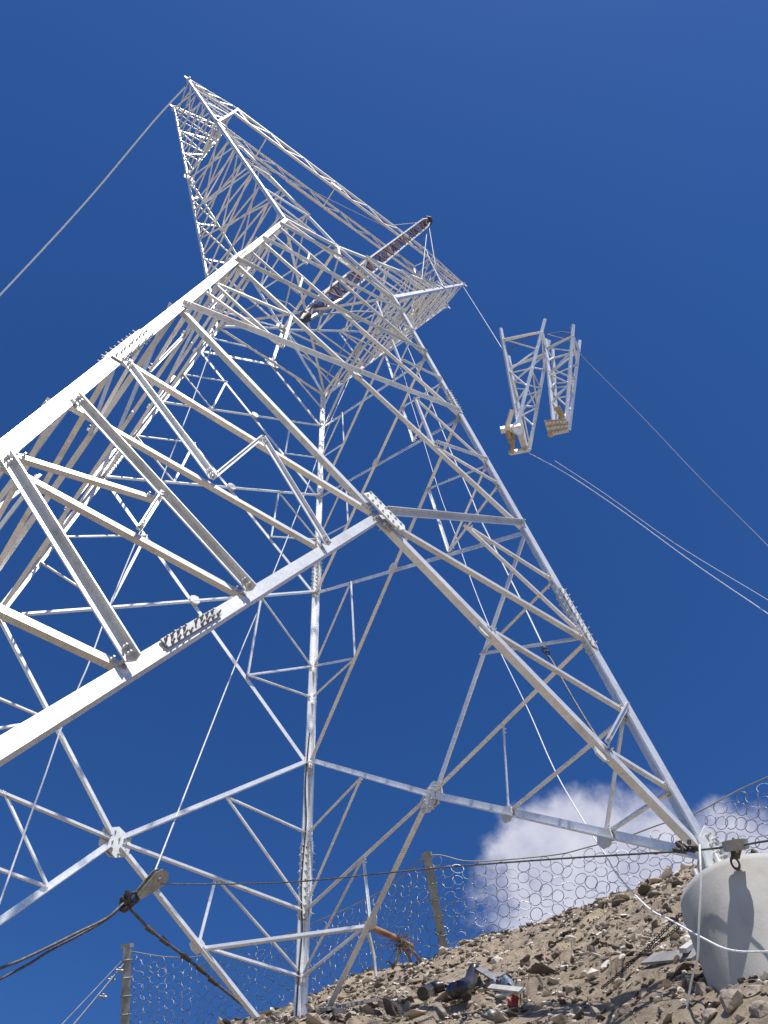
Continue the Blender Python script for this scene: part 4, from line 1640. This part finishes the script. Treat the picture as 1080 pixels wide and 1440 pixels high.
v_, f_ = rock_mesh(random.Random(21), 1.0, 2)
mb = MB()
dd_ = nrm(sight(874, 1344, 4.9) - sight(833, 1374, 4.7))
e_ = nrm(np.cross(dd_, litter_frame(g)))
n_ = np.cross(e_, dd_)
mb.add(np.array([g + dd_ * p_[0] * 0.085 + e_ * p_[1] * 0.03 + n_ * (p_[2] * 0.035 + 0.012) for p_ in v_]), f_)
tag(mb.build('pale_slab', PALEST, None, origin=tuple(g)), 'long pale slab of stone beside the chain', 'slab')


def cloth(px_, py_, w, h, mt, name, label, amp=0.03):
    g = put(px_, py_)
    n = litter_frame(g)
    u = nrm(np.cross(n, nrm(g - CAMC)))
    v_ = np.cross(n, u)
    r_ = random.Random(int(px_))
    k = 9
    ph = [r_.uniform(0, 6) for _ in range(4)]
    vs = []
    for i in range(k):
        for j in range(k):
            a, b = i / (k - 1) - .5, j / (k - 1) - .5
            hgt = amp * (1 + math.sin(9 * a + ph[0]) * .6 + math.sin(8 * b + 5 * a + ph[1]) * .6)
            vs.append(g + u * w * (a + .12 * math.sin(6 * b + ph[2])) + v_ * h * (b + .1 * math.sin(7 * a + ph[3])) + n * hgt)
    fs = [(i * k + j, i * k + j + 1, (i + 1) * k + j + 1, (i + 1) * k + j) for i in range(k - 1) for j in range(k - 1)]
    low = [p_ - n * 0.004 for p_ in vs]
    mb = MB()
    mb.add(vs, fs, True)
    mb.add(low, [tuple(reversed(f)) for f in fs], True)
    return tag(mb.build(name, mt, None, origin=tuple(g)), label, 'scrap')


cloth(727, 1415, 0.06, 0.04, REDCLOTH, 'red_cloth', 'small crumpled red cloth lying among the stones')
cloth(711, 1393, 0.10, 0.09, BLUEPLAST, 'blue_plastic', 'crumpled faded blue plastic scrap right of the corrugated pipe', 0.04)
cloth(968, 1308, 0.10, 0.16, BLUEPLAST, 'dark_tarp', 'dark blue scrap of sheet tucked behind the left edge of the pier', 0.02)

# orange pole trestle with dry brush behind the diagonal
p0, p1 = sight(511, 1300, 8.3), sight(580, 1331, 8.6)
TR = thing('pole_trestle', sight(545, 1372, 8.6), 'orange wooden pole propped on pale sticks with dry brush on it', 'trestle')
mb = MB()
mb.tube([p0, p0 * .5 + p1 * .5 + V((0, 0, .012)), p1], 0.026, 9, [0.030, 0.027, 0.020])
mb.build('pole', RUST, TR)
for a, b in (((518, 1312, 8.3), (529, 1374, 8.2)), ((562, 1325, 8.5), (578, 1352, 8.6)), ((566, 1322, 8.6), (552, 1362, 8.5)), ((570, 1330, 8.5), (592, 1352, 8.7))):
    mb = MB()
    mb.tube(S3([a, ((a[0] + b[0]) / 2 + 2, (a[1] + b[1]) / 2, a[2]), b]), 0.017, 6, [0.02, 0.017, 0.014])
    mb.build('leg', WHITEPL if a[0] < 520 else BRUSH, TR)
mb = MB()
r_ = random.Random(4)
for i in range(60):
    c_ = sight(562 + r_.gauss(0, 9), 1322 + r_.gauss(0, 6), 8.5)
    e_ = c_ + V((r_.gauss(0, .06), r_.gauss(0, .06), r_.gauss(-.04, .06)))
    mb.rod(c_, e_, 0.004, 0.002, 4)
mb.build('dry_brush', BRUSH, TR)
